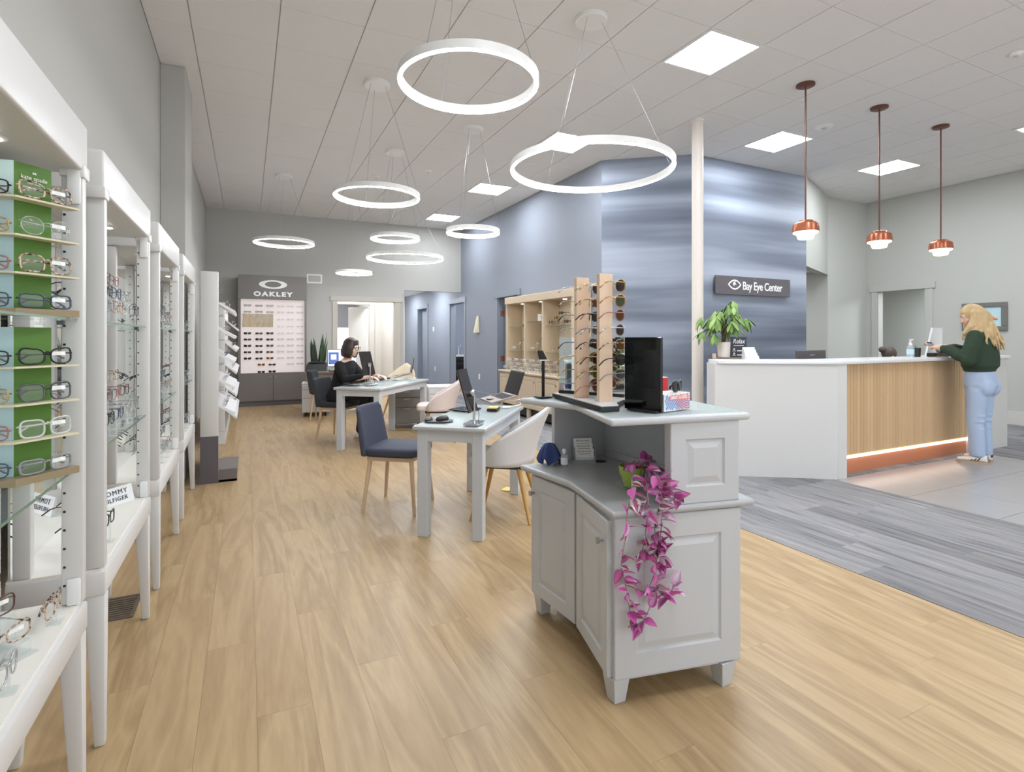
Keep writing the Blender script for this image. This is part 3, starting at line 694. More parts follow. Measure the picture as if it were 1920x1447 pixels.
# faceted risers in the first unit
PR = Vector((-0.5175, 1.738)); DR = Vector((0.63, 0.777)); NR = Vector((0.777, -0.63)); DLx = Vector((-0.985, 0.17)); EL = PR+DLx*0.115; ER = PR+DR*0.128
def riser(zb, zs, ztop, lab):
    zb += 0.0006; t = thing('faceted_riser', lab, 'display riser', (PR.x, PR.y, zb))
    off = NR*0.004
    a, b, c2 = PR-NR*0.03-Vector((0.004, 0)), ER-NR*0.03, EL+Vector((0, 0.03))
    MB().seg(PR, PR+DR*0.088, 0.004, zb+0.004, ztop, 1).build('green_panel', 'green_card', t)
    MB().seg(EL, PR, 0.004, zb+0.004, ztop, 1).build('blue_panel', 'blue_card', t)
    for k, z in enumerate([zb+0.018]+zs):
        ext = 0.056; o1 = Vector((0.0, -ext)) if False else NR*ext
        nl = Vector((-DLx.y, DLx.x)) if DLx.x > 0 else Vector((DLx.y, -DLx.x))
        nl = Vector((-0.17, -0.985))
        p = [PR+NR*0.002, ER+NR*0.002, ER+NR*ext*0.75, PR+(NR+nl).normalized()*ext*0.8, EL+nl*ext*0.75, EL+nl*0.002]
        th = 0.018 if k == 0 else 0.0045
        sh = MB().prism([tuple(q) for q in p], z-th, z).build('riser_shelf', 'cream_edge' if k else 'bronze_edge', t)
    return t
r1 = riser(1.372, [1.479, 1.571, 1.663], 1.756, 'green and pale blue faceted riser on the upper glass shelf')
riser(0.958, [1.066, 1.156, 1.248], 1.345, 'green and pale blue faceted riser on the lower glass shelf')
mid = PR+DR*0.046+NR*0.0015
TM = frame_M((mid.x, mid.y, 1.722), (DR.x, DR.y, 0), (0, 0, 1))
text('kate spade', 0.0145, TM, 'print_white', r1, ext=0.0006)
text('NEW YORK', 0.006, TM @ Matrix.Translation((0, -0.014, 0)), 'print_white', r1, ext=0.0006)
MB().prism([(-0.005, 0), (0.005, 0), (0.003, 0.006), (0, 0.003), (-0.003, 0.006)], 0, 0.0006).xf(TM @ Matrix.Translation((0, 0.011, 0))).build('crest', 'print_white', r1)
rows = [(1.663, 'cat', 'frame_tort', 'tortoiseshell cat-eye', 0.0022), (1.571, 'round', 'frame_silver', 'thin silver rounded', 0.0010), (1.479, 'square', 'frame_tort', 'tortoiseshell square', 0.0022), (1.390, 'rect', 'frame_navy', 'slate blue', 0.0023),
        (1.248, 'cat', 'frame_black', 'black cat-eye', 0.0023), (1.156, 'square', 'frame_gun', 'gunmetal grey', 0.0022), (1.066, 'square', 'frame_clear', 'crystal clear', 0.0025), (0.976, 'rect', 'frame_grey2', 'pale grey', 0.0025)]
shelfn = ['top shelf of the upper green riser', 'second shelf of the upper green riser', 'third shelf of the upper green riser', 'thick base of the upper green riser', 'top shelf of the lower green riser', 'second shelf of the lower green riser', 'third shelf of the lower green riser', 'thick base of the lower green riser']
for k, (z, sh, fr, cn, th) in enumerate(rows):
    c = PR+DR*0.055+NR*0.034
    glasses(GM((c.x, c.y, z+0.0016), NR, pitch=-0.06), cn+' eyeglasses resting on the '+shelfn[k], 'eyeglasses on the green risers', sh, fr, 'lens_clear', None, th, True, False, tagc=True)
    c = PR+DLx*0.060+Vector((-0.17, -0.985))*0.030
    # second pair on the pale blue facet
    glasses(GM((c.x, c.y, z+0.0016), (-0.17, -0.985), pitch=-0.06), ['black', 'gold', 'rose', 'navy'][k % 4]+' eyeglasses on the pale blue side of the '+shelfn[k], 'eyeglasses on the green risers', 'rect', ['frame_black', 'frame_gold', 'frame_rose', 'frame_navy'][k % 4], 'lens_clear', None, 0.002, True, True)
# glasses on the base of unit 1, three clear stepped blocks
def acr_block(x, y, z, rz, n, lab):
    t = thing('stepped_acrylic_block', lab, 'glasses stand', (x, y, z+0.0006), rz)
    for k in range(n):
        MB().box(-0.05, 0.05, k*0.045, k*0.045+0.004, 0.0035, 0.03+0.054*k).build('step_wall', 'acrylic', t, local=True)
        MB().box(-0.05, 0.05, k*0.045+0.004, k*0.045+0.045, 0.026+0.054*k, 0.03+0.054*k).build('step', 'acrylic', t, local=True)
    MB().box(-0.052, 0.052, -0.02, n*0.045+0.01, 0, 0.003).build('foot', 'acrylic', t, local=True)
    return t
D1 = Vector((0.80, -0.60)); rz1 = math.atan2(D1.x, -D1.y)
def on_block(bx, by, k, lab, sh, fr, fold):
    c = Vector((bx, by))-D1*(k*0.045+0.014)
    glasses(GM((c.x, c.y, 0.575+0.0006+0.03+0.054*k+0.0006), D1), lab, 'eyeglasses on the base of the nearest case', sh, fr, 'lens_clear', None, 0.0021, fold, False, tagc=True)
B1, B2 = (-0.492, 1.62), (-0.492, 1.36)
acr_block(*B1, 0.575, rz1, 3, 'clear stepped acrylic block by the far post of the nearest case')
acr_block(*B2, 0.575, rz1, 2, 'clear stepped acrylic block nearest the camera')
on_block(*B1, 0, 'dark tortoiseshell eyeglasses on the lowest clear step', 'cat', 'frame_tort', False)
on_block(*B1, 1, 'brown eyeglasses on the middle clear step', 'square', 'frame_brown', True)
on_block(*B1, 2, 'thin gunmetal eyeglasses on the highest clear step', 'rect', 'frame_gun', True)
on_block(*B2, 0, 'black cat-eye eyeglasses on the near clear block', 'cat', 'frame_black', False)
on_block(*B2, 1, 'rose eyeglasses on the near clear block', 'round', 'frame_rose', True)
for k, (x, y, fr, sh) in enumerate([(-0.450, 1.795, 'frame_tort', 'square'), (-0.450, 1.485, 'frame_silver', 'round')]):
    on_stand(x, y, 0.575, 0.055, (1, 0), CN[fr]+' eyeglasses on a low stand '+['by the far post', 'between the clear blocks'][k], 'eyeglasses on the base of the nearest case', CN[fr]+' pair '+['by the far post', 'between the clear blocks'][k], shape=sh, fr=fr, lo=False, folded=True)
# other units: stands on shelves and base
frs = ['frame_brown', 'frame_gun', 'frame_tort', 'frame_silver', 'frame_black', 'frame_rose', 'frame_clear', 'frame_grey2', 'frame_navy']
shs = ['rect', 'square', 'round', 'cat', 'square', 'round']
rg = random.Random(11)
un_name = {1: 'second display case', 2: 'third display case', 3: 'farthest display case'}
for ui in (1, 2, 3):
    y0, y1 = UN[ui]; cnt = 0
    ny = 4 if ui == 1 else 3
    for zi, (z, hts) in enumerate([(1.372, (0.07, 0.135, 0.20)), (0.958, (0.07, 0.135, 0.20)), (0.575, (0.09, 0.155))]):
        for hi, h in enumerate(hts):
            for q in range(ny):
                y = y1-0.145-q*0.165; x = (-0.452, -0.488, -0.526)[hi]
                if ui == 1 and zi == 2 and q < 3: continue
                fr = frs[(cnt*5+ui) % 9]; sh = shs[(cnt*3+ui) % 6]; cnt += 1
                lev = ['upper glass shelf', 'lower glass shelf', 'base'][zi]
                lab = f'{CN[fr]} {sh} eyeglasses, {ORDN[hi*ny+q]} on {lev} of {un_name[ui]}'
                on_stand(x, y, z, h, (1, -0.12), lab, f'eyeglasses in the {un_name[ui]}', f'{ORDN[hi*ny+q]} pair, {lev} of {un_name[ui]}', shape=sh, fr=fr, lo=(ui > 1), thick=0.0022, folded=(hi == 2))
t = thing('brand_plaque', 'small white lettered plaque on the base of the second display case', 'sign', (-0.530, 2.93, 0.5756), 0)
MB().hexa([(-0.006, -0.09, 0), (0.012, -0.09, 0), (0.012, 0.09, 0), (-0.006, 0.09, 0)], [(-0.012, -0.09, 0.075), (-0.006, -0.09, 0.075), (-0.006, 0.09, 0.075), (-0.012, 0.09, 0.075)]).xf(Matrix.Rotation(math.radians(-38), 4, 'Z')).build('block', 'white_gloss', t, local=True)
Mt = wmat(t) @ Matrix.Rotation(math.radians(-38), 4, 'Z') @ frame_M((0.0045, 0.0, 0.040), (0, 1, 0), (-0.24, 0, 0.97))
text('TOMMY', 0.030, Mt @ Matrix.Translation((0, 0.014, 0)), 'print_dark', t, ext=0.0005, space=1.25)
text('HILFIGER', 0.026, Mt @ Matrix.Translation((0, -0.016, 0)), 'print_dark', t, ext=0.0005, space=1.15)

# ================================================================== TOWER RACKS
def on_slope(xa, xb, z, y, f, label, group, sh, fr):
    p0, p1 = Vector((xa+0.06, y, z+0.095)), Vector((xb+0.135, y, z-0.035)); dn = (p1-p0).normalized(); yv = -dn; xv = Vector((0, -1, 0)) if False else Vector((0, 1, 0)); zv = xv.cross(yv)
    if zv.z < 0: xv = -xv; zv = xv.cross(yv)
    M = Matrix.Identity(4); o = p0+(p1-p0)*f+zv*0.0012
    for i in range(3): M[i][0] = xv[i]; M[i][1] = yv[i]; M[i][2] = zv[i]; M[i][3] = o[i]
    glasses(M, label, group, sh, fr, 'lens_clear', None, 0.0022, True, True)
def tower(xa, xb, ya, yb, label, base=True, n=5, ztop=1.915):
    t = thing('tower_rack', label, 'display rack', ((xa+xb)/2, (ya+yb)/2, 0))
    MB().box(xa, xb, ya, ya+0.035, 0.42 if base else 0.15, ztop).build('end_panel', 'white_lam', t, smooth=True, bevel=0.012, bseg=2)
    if base: MB().box(xa+0.002, xb-0.002, ya, ya+0.034, 0.0, 0.42).build('end_panel_base', 'grey_lam_d', t)
    else: MB().box(xa, xb, ya, yb, 0, 0.15).build('plinth', 'white_lam', t)
    MB().box(xa, xa+0.06, ya+0.035, yb, 0.0, ztop).build('back_panel', 'white_lam', t)
    if base: MB().box(xa+0.06, xb+0.15, ya+0.02, yb, 0.0, 0.02 ).build('foot_plate', 'grey_lam', t)
    if base: MB().box(xb, xb+0.15, ya+0.02, ya+0.05, 0.0, 0.115).build('foot_end', 'grey_lam', t)
    out = []
    for k in range(n):
        z = 0.66+k*0.235 if base else 0.35+k*0.28
        dx = 0.135
        sh = MB().hexa([(xa+0.06, ya+0.04, z+0.085), (xb+dx-0.01, ya+0.04, z-0.06), (xb+dx-0.01, yb, z-0.06), (xa+0.06, yb, z+0.085)],
                       [(xa+0.06, ya+0.04, z+0.095), (xb+dx, ya+0.04, z-0.035), (xb+dx, yb, z-0.035), (xa+0.06, yb, z+0.095)]).build('tilted_shelf', 'white_gloss', t)
        MB().box(xa+0.061, xa+0.064, ya+0.05, yb-0.02, z+0.10, z+0.20).build('light_strip', 'box_light', t)
        for p in range(2): MB().cyl((xa+0.06, ya+0.20+p*0.33, z+0.155), (xb+0.03, ya+0.20+p*0.33, z+0.165), 0.004, n=6).build('peg', 'silver', t)
        out.append(z)
    return out
zs = tower(-0.383, -0.236, 5.58, 6.62, 'tall white tower rack with tilted shelves and grey foot', True)
for k, z in enumerate(zs):
    for q in range(5):
        x = -0.20+0.028*q-0.05; y = 5.70+0.165*q
        fr = frs[(k*4+q*2) % 9] if k > 1 else ['frame_white', 'frame_silver', 'frame_clear'][q % 3]
        on_slope(-0.383, -0.236, z, y, 0.62, f'{CN[fr]} eyeglasses, {ORDN[q]} pair on shelf {["one", "two", "three", "four", "five"][k]} of the white tower rack', 'eyeglasses on the tower rack', shs[(k+q) % 6], fr)
zs = tower(-0.34, -0.25, 7.6, 9.7, 'white slat rack behind the tower rack near the back wall', False, 5, 1.75)
for k, z in enumerate(zs):
    for q in range(4):
        y = 7.8+0.45*q
        fr = frs[(k*3+q) % 9]
        on_slope(-0.34, -0.25, z, y, 0.62, f'{CN[fr]} eyeglasses, {ORDN[q]} on shelf {["one", "two", "three", "four", "five"][k]} of the rear slat rack', 'eyeglasses on the rear rack', shs[(k+q) % 6], fr)

# ================================================================== LIT BRAND CABINET
OY = 11.42
t = thing('lit_brand_cabinet', 'grey floor cabinet with glowing white eyewear panel and logo header', 'display cabinet', (0.45, OY+0.25, 0))
MB().box(-0.15, 1.05, OY+0.03, YB, 0.0, 0.09).build('kick', 'grey_lam_d', t)
MB().box(-0.16, 1.05, OY+0.02, YB, 0.09, 0.63).build('lower_body', 'grey_lam', t)
for xa, xb, kx in ((-0.155, 0.443, 0.40), (0.449, 1.045, 0.49)):
    dd = MB().box(xa, xb, OY, OY+0.02, 0.10, 0.60).build('door', 'grey_lam', t, bevel=0.002, bseg=1)
    MB().cyl((kx, OY-0.012, 0.565), (kx, OY, 0.565), 0.008, n=10).build('knob', 'silver', dd)
MB().box(-0.16, 1.05, OY, YB, 0.60, 0.63).build('sill', 'grey_lam', t)
MB().box(-0.16, -0.115, OY, YB, 0.63, 2.05).build('side', 'grey_lam', t); MB().box(1.022, 1.05, OY, YB, 0.63, 2.05).build('side', 'grey_lam', t)
hd = MB().box(-0.165, 1.055, OY-0.01, YB, 2.05, 2.50).build('header', 'grey_lam', t, bevel=0.004, bseg=1)
MB().box(-0.115, 1.022, OY+0.10, OY+0.12, 0.63, 2.05).build('glow_panel', 'box_light', t)
HM = frame_M((0.445, OY-0.0105, 2.145), (1, 0, 0), (0, 0, 1))
text('OAKLEY', 0.115, HM, 'print_white', hd, ext=0.002, offset=0.006, sx=1.3, space=1.32)
m = MB(); n = 40; vs = []
for k in range(n):
    a = 2*math.pi*k/n
    vs += [(0.25*math.cos(a), 0.083*math.sin(a), 0), (0.25*math.cos(a), 0.083*math.sin(a), 0.004), (0.145*math.cos(a), 0.055*math.sin(a), 0.004), (0.145*math.cos(a), 0.055*math.sin(a), 0)]
m.add(vs, [(k*4+q, ((k+1) % n)*4+q, ((k+1) % n)*4+(q+1) % 4, k*4+(q+1) % 4) for k in range(n) for q in range(4)])
m.xf(HM @ Matrix.Translation((0, 0.19, 0))).build('logo_ellipse', 'print_white', hd)
mp = MB().hexa([(-0.09, OY+0.085, 1.515), (0.45, OY+0.085, 1.515), (0.45, OY+0.099, 1.515), (-0.09, OY+0.099, 1.515)], [(-0.09, OY+0.035, 1.765), (0.45, OY+0.035, 1.765), (0.45, OY+0.099, 1.765), (-0.09, OY+0.099, 1.765)]).build('mirror', 'mirror', t)
cols = [0.0, 0.2, 0.39, 0.58, 0.757, 0.935]
rowv = [372, 434, 505, 575, 645, 705, 768, 830, 893, 955, 1026]
cname = ['first', 'second', 'third', 'fourth', 'fifth', 'sixth']
for r, cv in enumerate(rowv):
    v = 500+cv*0.1935; z = HC-(v-HY)*0.01004-0.02
    for c in range(6):
        if r in (2, 3) and c < 3: continue
        if r == 10 and c not in (1, 2): continue
        if r == 9 and c in (0, 3): continue
        x = cols[c] + (0.12 if r >= 9 and c in (1, 2) else 0)-(0.08 if r >= 9 and c < 3 else 0)
        y = OY+0.065
        gpeg = None
        if c < 3:
            fr = 'frame_black'; ln = 'lens_sun'; cn = 'dark'
            if (r, c) in ((0, 2), (1, 2)): fr, ln, cn = 'frame_rose', 'lens_clear', 'rose'
            if (r, c) in ((6, 2), (7, 2)): fr, ln, cn = 'frame_brown', 'lens_brown', 'brown'
            if (r, c) in ((8, 2), (9, 1)): fr, ln, cn = 'frame_orange', 'lens_brown', 'amber'
            if (r, c) == (4, 1): ln, cn = 'lens_grey', 'blue-grey'
            if r < 2 and c < 2: ln = 'lens_clear'
        else: fr, ln, cn = ('frame_white' if r < 5 else 'frame_grey2'), 'lens_clear', ('white' if r < 5 else 'pale grey')
        glasses(GM((x, y, z), (0, -1)), f'{cn} framed eyewear in row {["one", "two", "three", "four", "five", "six", "seven", "eight", "nine", "ten", "eleven"][r]}, {cname[c]} column of the glowing panel', 'eyewear on the glowing panel', 'rect' if (r+c) % 2 else 'cat', fr, ln, None, 0.0026 if c < 3 else 0.0016, True, True, sun=(c < 3))
# ================================================================== DESKS
A39 = math.radians(39.0); UD = Vector((math.sin(A39), math.cos(A39))); VD = Vector((math.cos(A39), -math.sin(A39)))
def yaw_to(d):  # rotation whose +Y points along d
    return math.atan2(-d[0], d[1])
def desk(corner, Lu, Wv, h, label, pmat='grey_paint', lw=0.072):
    """corner = front-left corner (xy); long side along UD, width along VD; local x = VD, y = UD"""
    t = thing('fitting_desk', label, 'desk', (corner[0], corner[1], 0), yaw_to(UD))
    top = MB().box(-0.015, Wv+0.015, -0.015, Lu+0.015, h-0.03, h).build('desk_top', 'grey_top', t, smooth=True, bevel=0.01, bseg=2, local=True)
    MB().box(0.004, Wv-0.004, 0.004, Lu-0.004, h, h+0.006).build('glass_sheet', 'glass_green', top, local=True)
    for x in (0.012, Wv-0.012-lw):
        for y in (0.012, Lu-0.012-lw): MB().box(x, x+lw, y, y+lw, 0, h-0.03).build('leg', pmat, t, local=True, bevel=0.003, bseg=1)
    a = 0.07
    MB().box(0.012+lw, Wv-0.012-lw, 0.016, 0.036, h-0.03-a, h-0.03).build('apron', pmat, t, local=True); MB().box(0.012+lw, Wv-0.012-lw, Lu-0.036, Lu-0.016, h-0.03-a, h-0.03).build('apron', pmat, t, local=True)
    MB().box(0.016, 0.036, 0.012+lw, Lu-0.012-lw, h-0.03-a, h-0.03).build('apron', pmat, t, local=True); MB().box(Wv-0.036, Wv-0.016, 0.012+lw, Lu-0.012-lw, h-0.03-a, h-0.03).build('apron', pmat, t, local=True)
    return t
TH1 = 0.735
T1 = desk((0.993, 3.50), 1.17, 0.475, TH1, 'grey glass-topped fitting desk in front with two upright screens')
T2 = desk((0.915, 6.585), 1.46, 0.57, TH1, 'grey glass-topped fitting desk where the woman in black sits')
ZD = TH1+0.0066
def laptop(p, facing, label, lift=0.0, lean=0.35, scr='screen'):
    """p: hinge centre xy on the desk; facing: direction the screen looks"""
    t = thing('laptop', label, 'laptop', (p[0], p[1], ZD), yaw_to(facing))
    s = 0.055*lift
    b = MB().hexa([(-0.17, 0.0, s), (0.17, 0.0, s), (0.17, 0.235, 0.004), (-0.17, 0.235, 0.004)], [(-0.17, 0.0, s+0.016), (0.17, 0.0, s+0.016), (0.17, 0.235, 0.018), (-0.17, 0.235, 0.018)]).build('base', 'keys', t, local=True, bevel=0.003, bseg=1)
    for r in range(5):
        y = 0.03+r*0.022; z = s+0.016-(s-0.002)*(y/0.235)
        MB().box(-0.15, 0.15, y, y+0.017, z, z+0.002).build('key_row', 'frame_gun', b, local=True)
    MB().box(-0.045, 0.045, 0.155, 0.22, 0.006+s*0.25+0.012, 0.007+s*0.25+0.0145).build('touchpad', 'keys', b, local=True)
    L = 0.225; dy, dz = -math.sin(lean)*L, math.cos(lean)*L
    lid = MB().hexa([(-0.17, -0.008, s+0.012), (0.17, -0.008, s+0.012), (0.17, 0.0, s+0.014), (-0.17, 0.0, s+0.014)], [(-0.17, dy-0.008, s+dz), (0.17, dy-0.008, s+dz), (0.17, dy, s+dz), (-0.17, dy, s+dz)]).build('lid', 'dark_plastic', t, local=True)
    e = 0.002; k = 0.035
    MB().hexa([(-0.162, dy*k+0.0005, s+0.014+dz*k), (0.162, dy*k+0.0005, s+0.014+dz*k), (0.162, dy*k+e, s+0.0145+dz*k), (-0.162, dy*k+e, s+0.0145+dz*k)],
              [(-0.162, dy*0.97+0.0005, s+dz*0.97), (0.162, dy*0.97+0.0005, s+dz*0.97), (0.162, dy*0.97+e, s+dz*0.97), (-0.162, dy*0.97+e, s+dz*0.97)]).build('display', scr, lid, local=True)
    return t
def mirror_stand(p, facing, label, tall=0.26):
    t = thing('tabletop_mirror', label, 'mirror', (p[0], p[1], ZD), yaw_to(facing))
    MB().box(-0.085, 0.085, -0.05, 0.05, 0, 0.016).build('base', 'chrome', t, local=True, bevel=0.004, bseg=2)
    MB().cyl((0, 0, 0.016), (0, 0, tall-0.06), 0.009, n=12).build('pole', 'chrome', t, local=True, smooth='auto')
    MB().lathe([(0.016, 0), (0.026, 0.005), (0.026, 0.02), (0.015, 0.03)], n=16).xf(Matrix.Translation((0, 0.0, tall-0.06)) @ Matrix.Rotation(-1.2, 4, 'X')).build('joint', 'chrome', t, local=True, smooth='auto')
    Mx = Matrix.Translation((0, 0.045, tall-0.045)) @ Matrix.Rotation(math.radians(-16), 4, 'X')
    pn = MB().box(-0.10, 0.10, -0.004, 0.004, -0.135, 0.155).xf(Mx).build('panel_back', 'dark_panel', t, local=True)
    MB().box(-0.098, 0.098, 0.004, 0.006, -0.133, 0.153).xf(Mx).build('mirror_face', 'mirror', pn, local=True)
    MB().tube([(0.0, 0.02, tall-0.05), (0.03, -0.01, tall-0.14), (0.05, -0.02, 0.06), (0.07, -0.01, 0.012)], 0.002, 5).build('cord', 'dark_panel', t, local=True)
    return t
# desk 1
b = pz(889, 795, ZD); mirror_stand(b, (-0.78, 0.62), 'chrome based tabletop mirror with dark back on the front desk')
b = pz(957, 752, ZD); laptop(b, (-0.99, 0.10), 'open laptop on a riser at the far end of the front desk', lift=1.0, lean=0.30)
p = pz(822, 789, ZD); t = thing('mouse_pad', 'black mouse pad with wrist rest on the front desk', 'mouse pad', (p.x, p.y, ZD), yaw_to((0.55, 0.83)))
MB().lathe([(0.10, 0), (0.105, 0.003), (0.10, 0.006)], n=28).xf(Matrix.Diagonal((1.0, 0.8, 1, 1))).build('pad', 'black', t, local=True, smooth='auto')
MB().lathe([(0.001, 0.03), (0.03, 0.026), (0.045, 0.012), (0.042, 0.004)][::-1], n=20).xf(Matrix.Translation((-0.07, 0.0, 0)) @ Matrix.Diagonal((0.6, 1.3, 0.9, 1))).build('wrist_rest', 'dark_plastic', t, local=True, smooth='auto')
t = thing('computer_mouse', 'black computer mouse on the pad of the front desk', 'mouse', (p.x+0.025, p.y-0.01, ZD+0.0068), yaw_to((0.9, 0.3)))
MB().lathe([(0.001, 0.034), (0.014, 0.032), (0.026, 0.022), (0.03, 0.008), (0.028, 0.0)][::-1], n=20).xf(Matrix.Diagonal((1.0, 1.8, 0.9, 1))).build('shell', 'dark_plastic', t, local=True, smooth='auto')
MB().box(-0.003, 0.003, 0.025, 0.04, 0.02, 0.028).build('wheel', 'black', t, local=True)
p = pz(872, 768, ZD); t = thing('tablet_pad', 'dark brown tablet lying on the front desk beside the mirror', 'tablet', (p.x, p.y, ZD), yaw_to((0.5, -0.85)))
MB().box(-0.10, 0.10, -0.09, 0.09, 0, 0.012).build('body', 'dark_panel', t, local=True, smooth=True, bevel=0.006, bseg=2)
MB().box(-0.09, 0.09, -0.08, 0.08, 0.0115, 0.0135).build('glass_face', 'black_gloss', t, local=True)
p = pz(930, 768, ZD); p.x -= 0.03; p.y -= 0.02; t = thing('calculator', 'black calculator with yellow sticky notes on the front desk', 'calculator', (p.x, p.y, ZD), yaw_to((0.6, 0.8)))
MB().box(-0.04, 0.04, -0.07, 0.07, 0, 0.02).build('body', 'black', t, local=True, bevel=0.003, bseg=1)
MB().box(-0.035, 0.035, -0.055, 0.035, 0.02, 0.028).build('sticky_notes', 'sticky', t, local=True)
p = pz(962, 765, ZD); p.x += 0.075; p.y += 0.07; t = thing('laptop_charger', 'white laptop cable coiled at the desk corner', 'cable', (p.x, p.y, ZD))
MB().tube([(-0.12, -0.03, 0.004), (-0.04, 0.0, 0.006), (0.04, 0.03, 0.01), (0.07, 0.06, 0.03), (0.06, 0.08, 0.05), (0.03, 0.1, 0.04)], 0.004, 6).build('cord', 'white_plastic', t, local=True, smooth=True)
MB().box(-0.16, -0.09, -0.05, -0.025, 0, 0.014).build('plug', 'white_plastic', t, local=True, bevel=0.003, bseg=1)
p = pz(951, 918); t = thing('sticky_note_pad', 'yellow paper pad lying on the wood floor', 'note pad', (p.x, p.y, 0), 0.6)
for k in range(3): MB().box(-0.055, 0.055, -0.035, 0.035, k*0.003, k*0.003+0.0028).xf(Matrix.Rotation(0.04*k, 4, 'Z')).build('sheet', 'sticky', t, local=True)
# desk 2
b = pz(694, 722, ZD); mirror_stand(b, (-0.6, 0.8), 'chrome based tabletop mirror in front of the seated woman', 0.30)
b = pz(770, 707, ZD); laptop(b, (-0.97, 0.2), 'open laptop near the far corner of the seated woman\'s desk', lift=1.0, lean=0.15)
p = pz(716, 711, ZD); t = thing('keyboard_pad', 'dark grey keyboard under the hand of the seated woman', 'keyboard', (p.x, p.y, ZD), yaw_to(VD))
MB().box(-0.15, 0.15, -0.06, 0.06, 0, 0.015).build('body', 'dark_plastic', t, local=True, bevel=0.004, bseg=1)
for k in range(4): MB().box(-0.14, 0.14, -0.05+k*0.025, -0.03+k*0.025, 0.015, 0.018).build('key_row', 'black', t, local=True)
p = pz(655, 722, ZD); t = thing('wrist_rest_pad', 'black mouse pad at the near left corner of the woman\'s desk', 'mouse pad', (p.x+0.03, p.y, ZD), yaw_to(VD))
MB().lathe([(0.10, 0), (0.105, 0.004), (0.10, 0.008)], n=24).build('pad', 'black', t, local=True, smooth='auto')
MB().box(-0.06, 0.06, -0.09, -0.05, 0.006, 0.024).build('wrist_rest', 'dark_plastic', t, local=True, smooth=True, bevel=0.01, bseg=2)
p = pz(778, 713, ZD); t = thing('white_cable', 'white cable curled on the woman\'s desk edge', 'cable', (p.x-0.03, p.y+0.02, ZD))
MB().tube([(0.08*math.cos(a*0.9)*(1-a*0.05), 0.05*math.sin(a*0.9), 0.006+0.004*a) for a in range(12)], 0.004, 6).build('cord', 'white_plastic', t, local=True, smooth=True)
p = pz(740, 710, ZD); t = thing('notebook', 'pink and white papers beside the laptop on the woman\'s desk', 'papers', (p.x+0.02, p.y-0.12, ZD), yaw_to(UD))
MB().box(-0.05, 0.05, -0.1, 0.1, 0, 0.004).build('sheet', 'paper', t, local=True); MB().box(-0.05, 0.03, -0.12, 0.06, 0.004, 0.007).build('sheet', 'pink_uph', t, local=True)

# ================================================================== CHAIRS
def blob(cx, cy, z0, z1, w, d, r=0.03, e=0.35, n=32, puff=0.01):
    m = MB(); rings = []
    for k in range(9):
        f = k/8; q = math.sin(math.pi*min(1, max(0, f))); zz = z0+(z1-z0)*f
        ins = r*(1-math.sqrt(max(0, 1-(2*f-1)**4)))*1.0
        rings.append([Vector((cx+(w/2-ins)*sgnp(math.cos(2*math.pi*i/n), e), cy+(d/2-ins)*sgnp(math.sin(2*math.pi*i/n), e), zz)) for i in range(n)])
    return m.loft(rings)
def splay_legs(t, mat, half, top, zt, foot, r0, r1):
    for sx in (-1, 1):
        for sy in (-1, 1): MB().cyl((sx*foot, sy*foot, 0), (sx*top, sy*top, zt), r1, r0, 12).build('leg', mat, t, local=True, smooth='auto')
def low_chair(center, facing, label, mat='navy', legmat='leg_light', round_back=False, zs=0.0):
    t = thing('low_back_chair', label, 'chair', (center[0], center[1], 0), yaw_to(facing), group='low upholstered chairs with wooden legs')
    blob(0, 0.0, 0.415, 0.485, 0.44, 0.44, 0.028).build('seat', mat, t, local=True, smooth=True)
    # curved backrest
    m = MB(); rings = []; n = 13
    for k in range(12):
        f = k/11; z = 0.42+0.37*f; w = 0.42-0.05*f**2; y0 = -0.195-0.07*f; th = 0.055-0.015*f
        dep = 0.10 if round_back else 0.025
        ring = []
        for i in range(n):
            s = -1+2*i/(n-1); ring.append(Vector((s*w/2, y0+dep*(abs(s)**2.2), z-(0.02*abs(s)**6 if f == 1 else 0))))
        for i in range(n-1, -1, -1):
            s = -1+2*i/(n-1); ring.append(Vector((s*(w/2+0.01), y0-th+dep*(abs(s)**2.2)+(0.014*abs(s)**8), z-(0.02*abs(s)**6 if f == 1 else 0))))
        rings.append(ring)
    m.loft(rings).build('backrest', mat, t, local=True, smooth=True, bevel=0.012, bseg=2)
    f4 = MB()
    f4.box(-0.185, 0.185, 0.155, 0.18, 0.385, 0.415); f4.box(-0.185, 0.185, -0.18, -0.155, 0.385, 0.415); f4.box(-0.185, -0.16, -0.155, 0.155, 0.385, 0.415); f4.box(0.16, 0.185, -0.155, 0.155, 0.385, 0.415)
    f4.build('seat_frame', legmat, t, local=True)
    splay_legs(t, legmat, 0, 0.165, 0.39, 0.205, 0.018, 0.012)
    return t
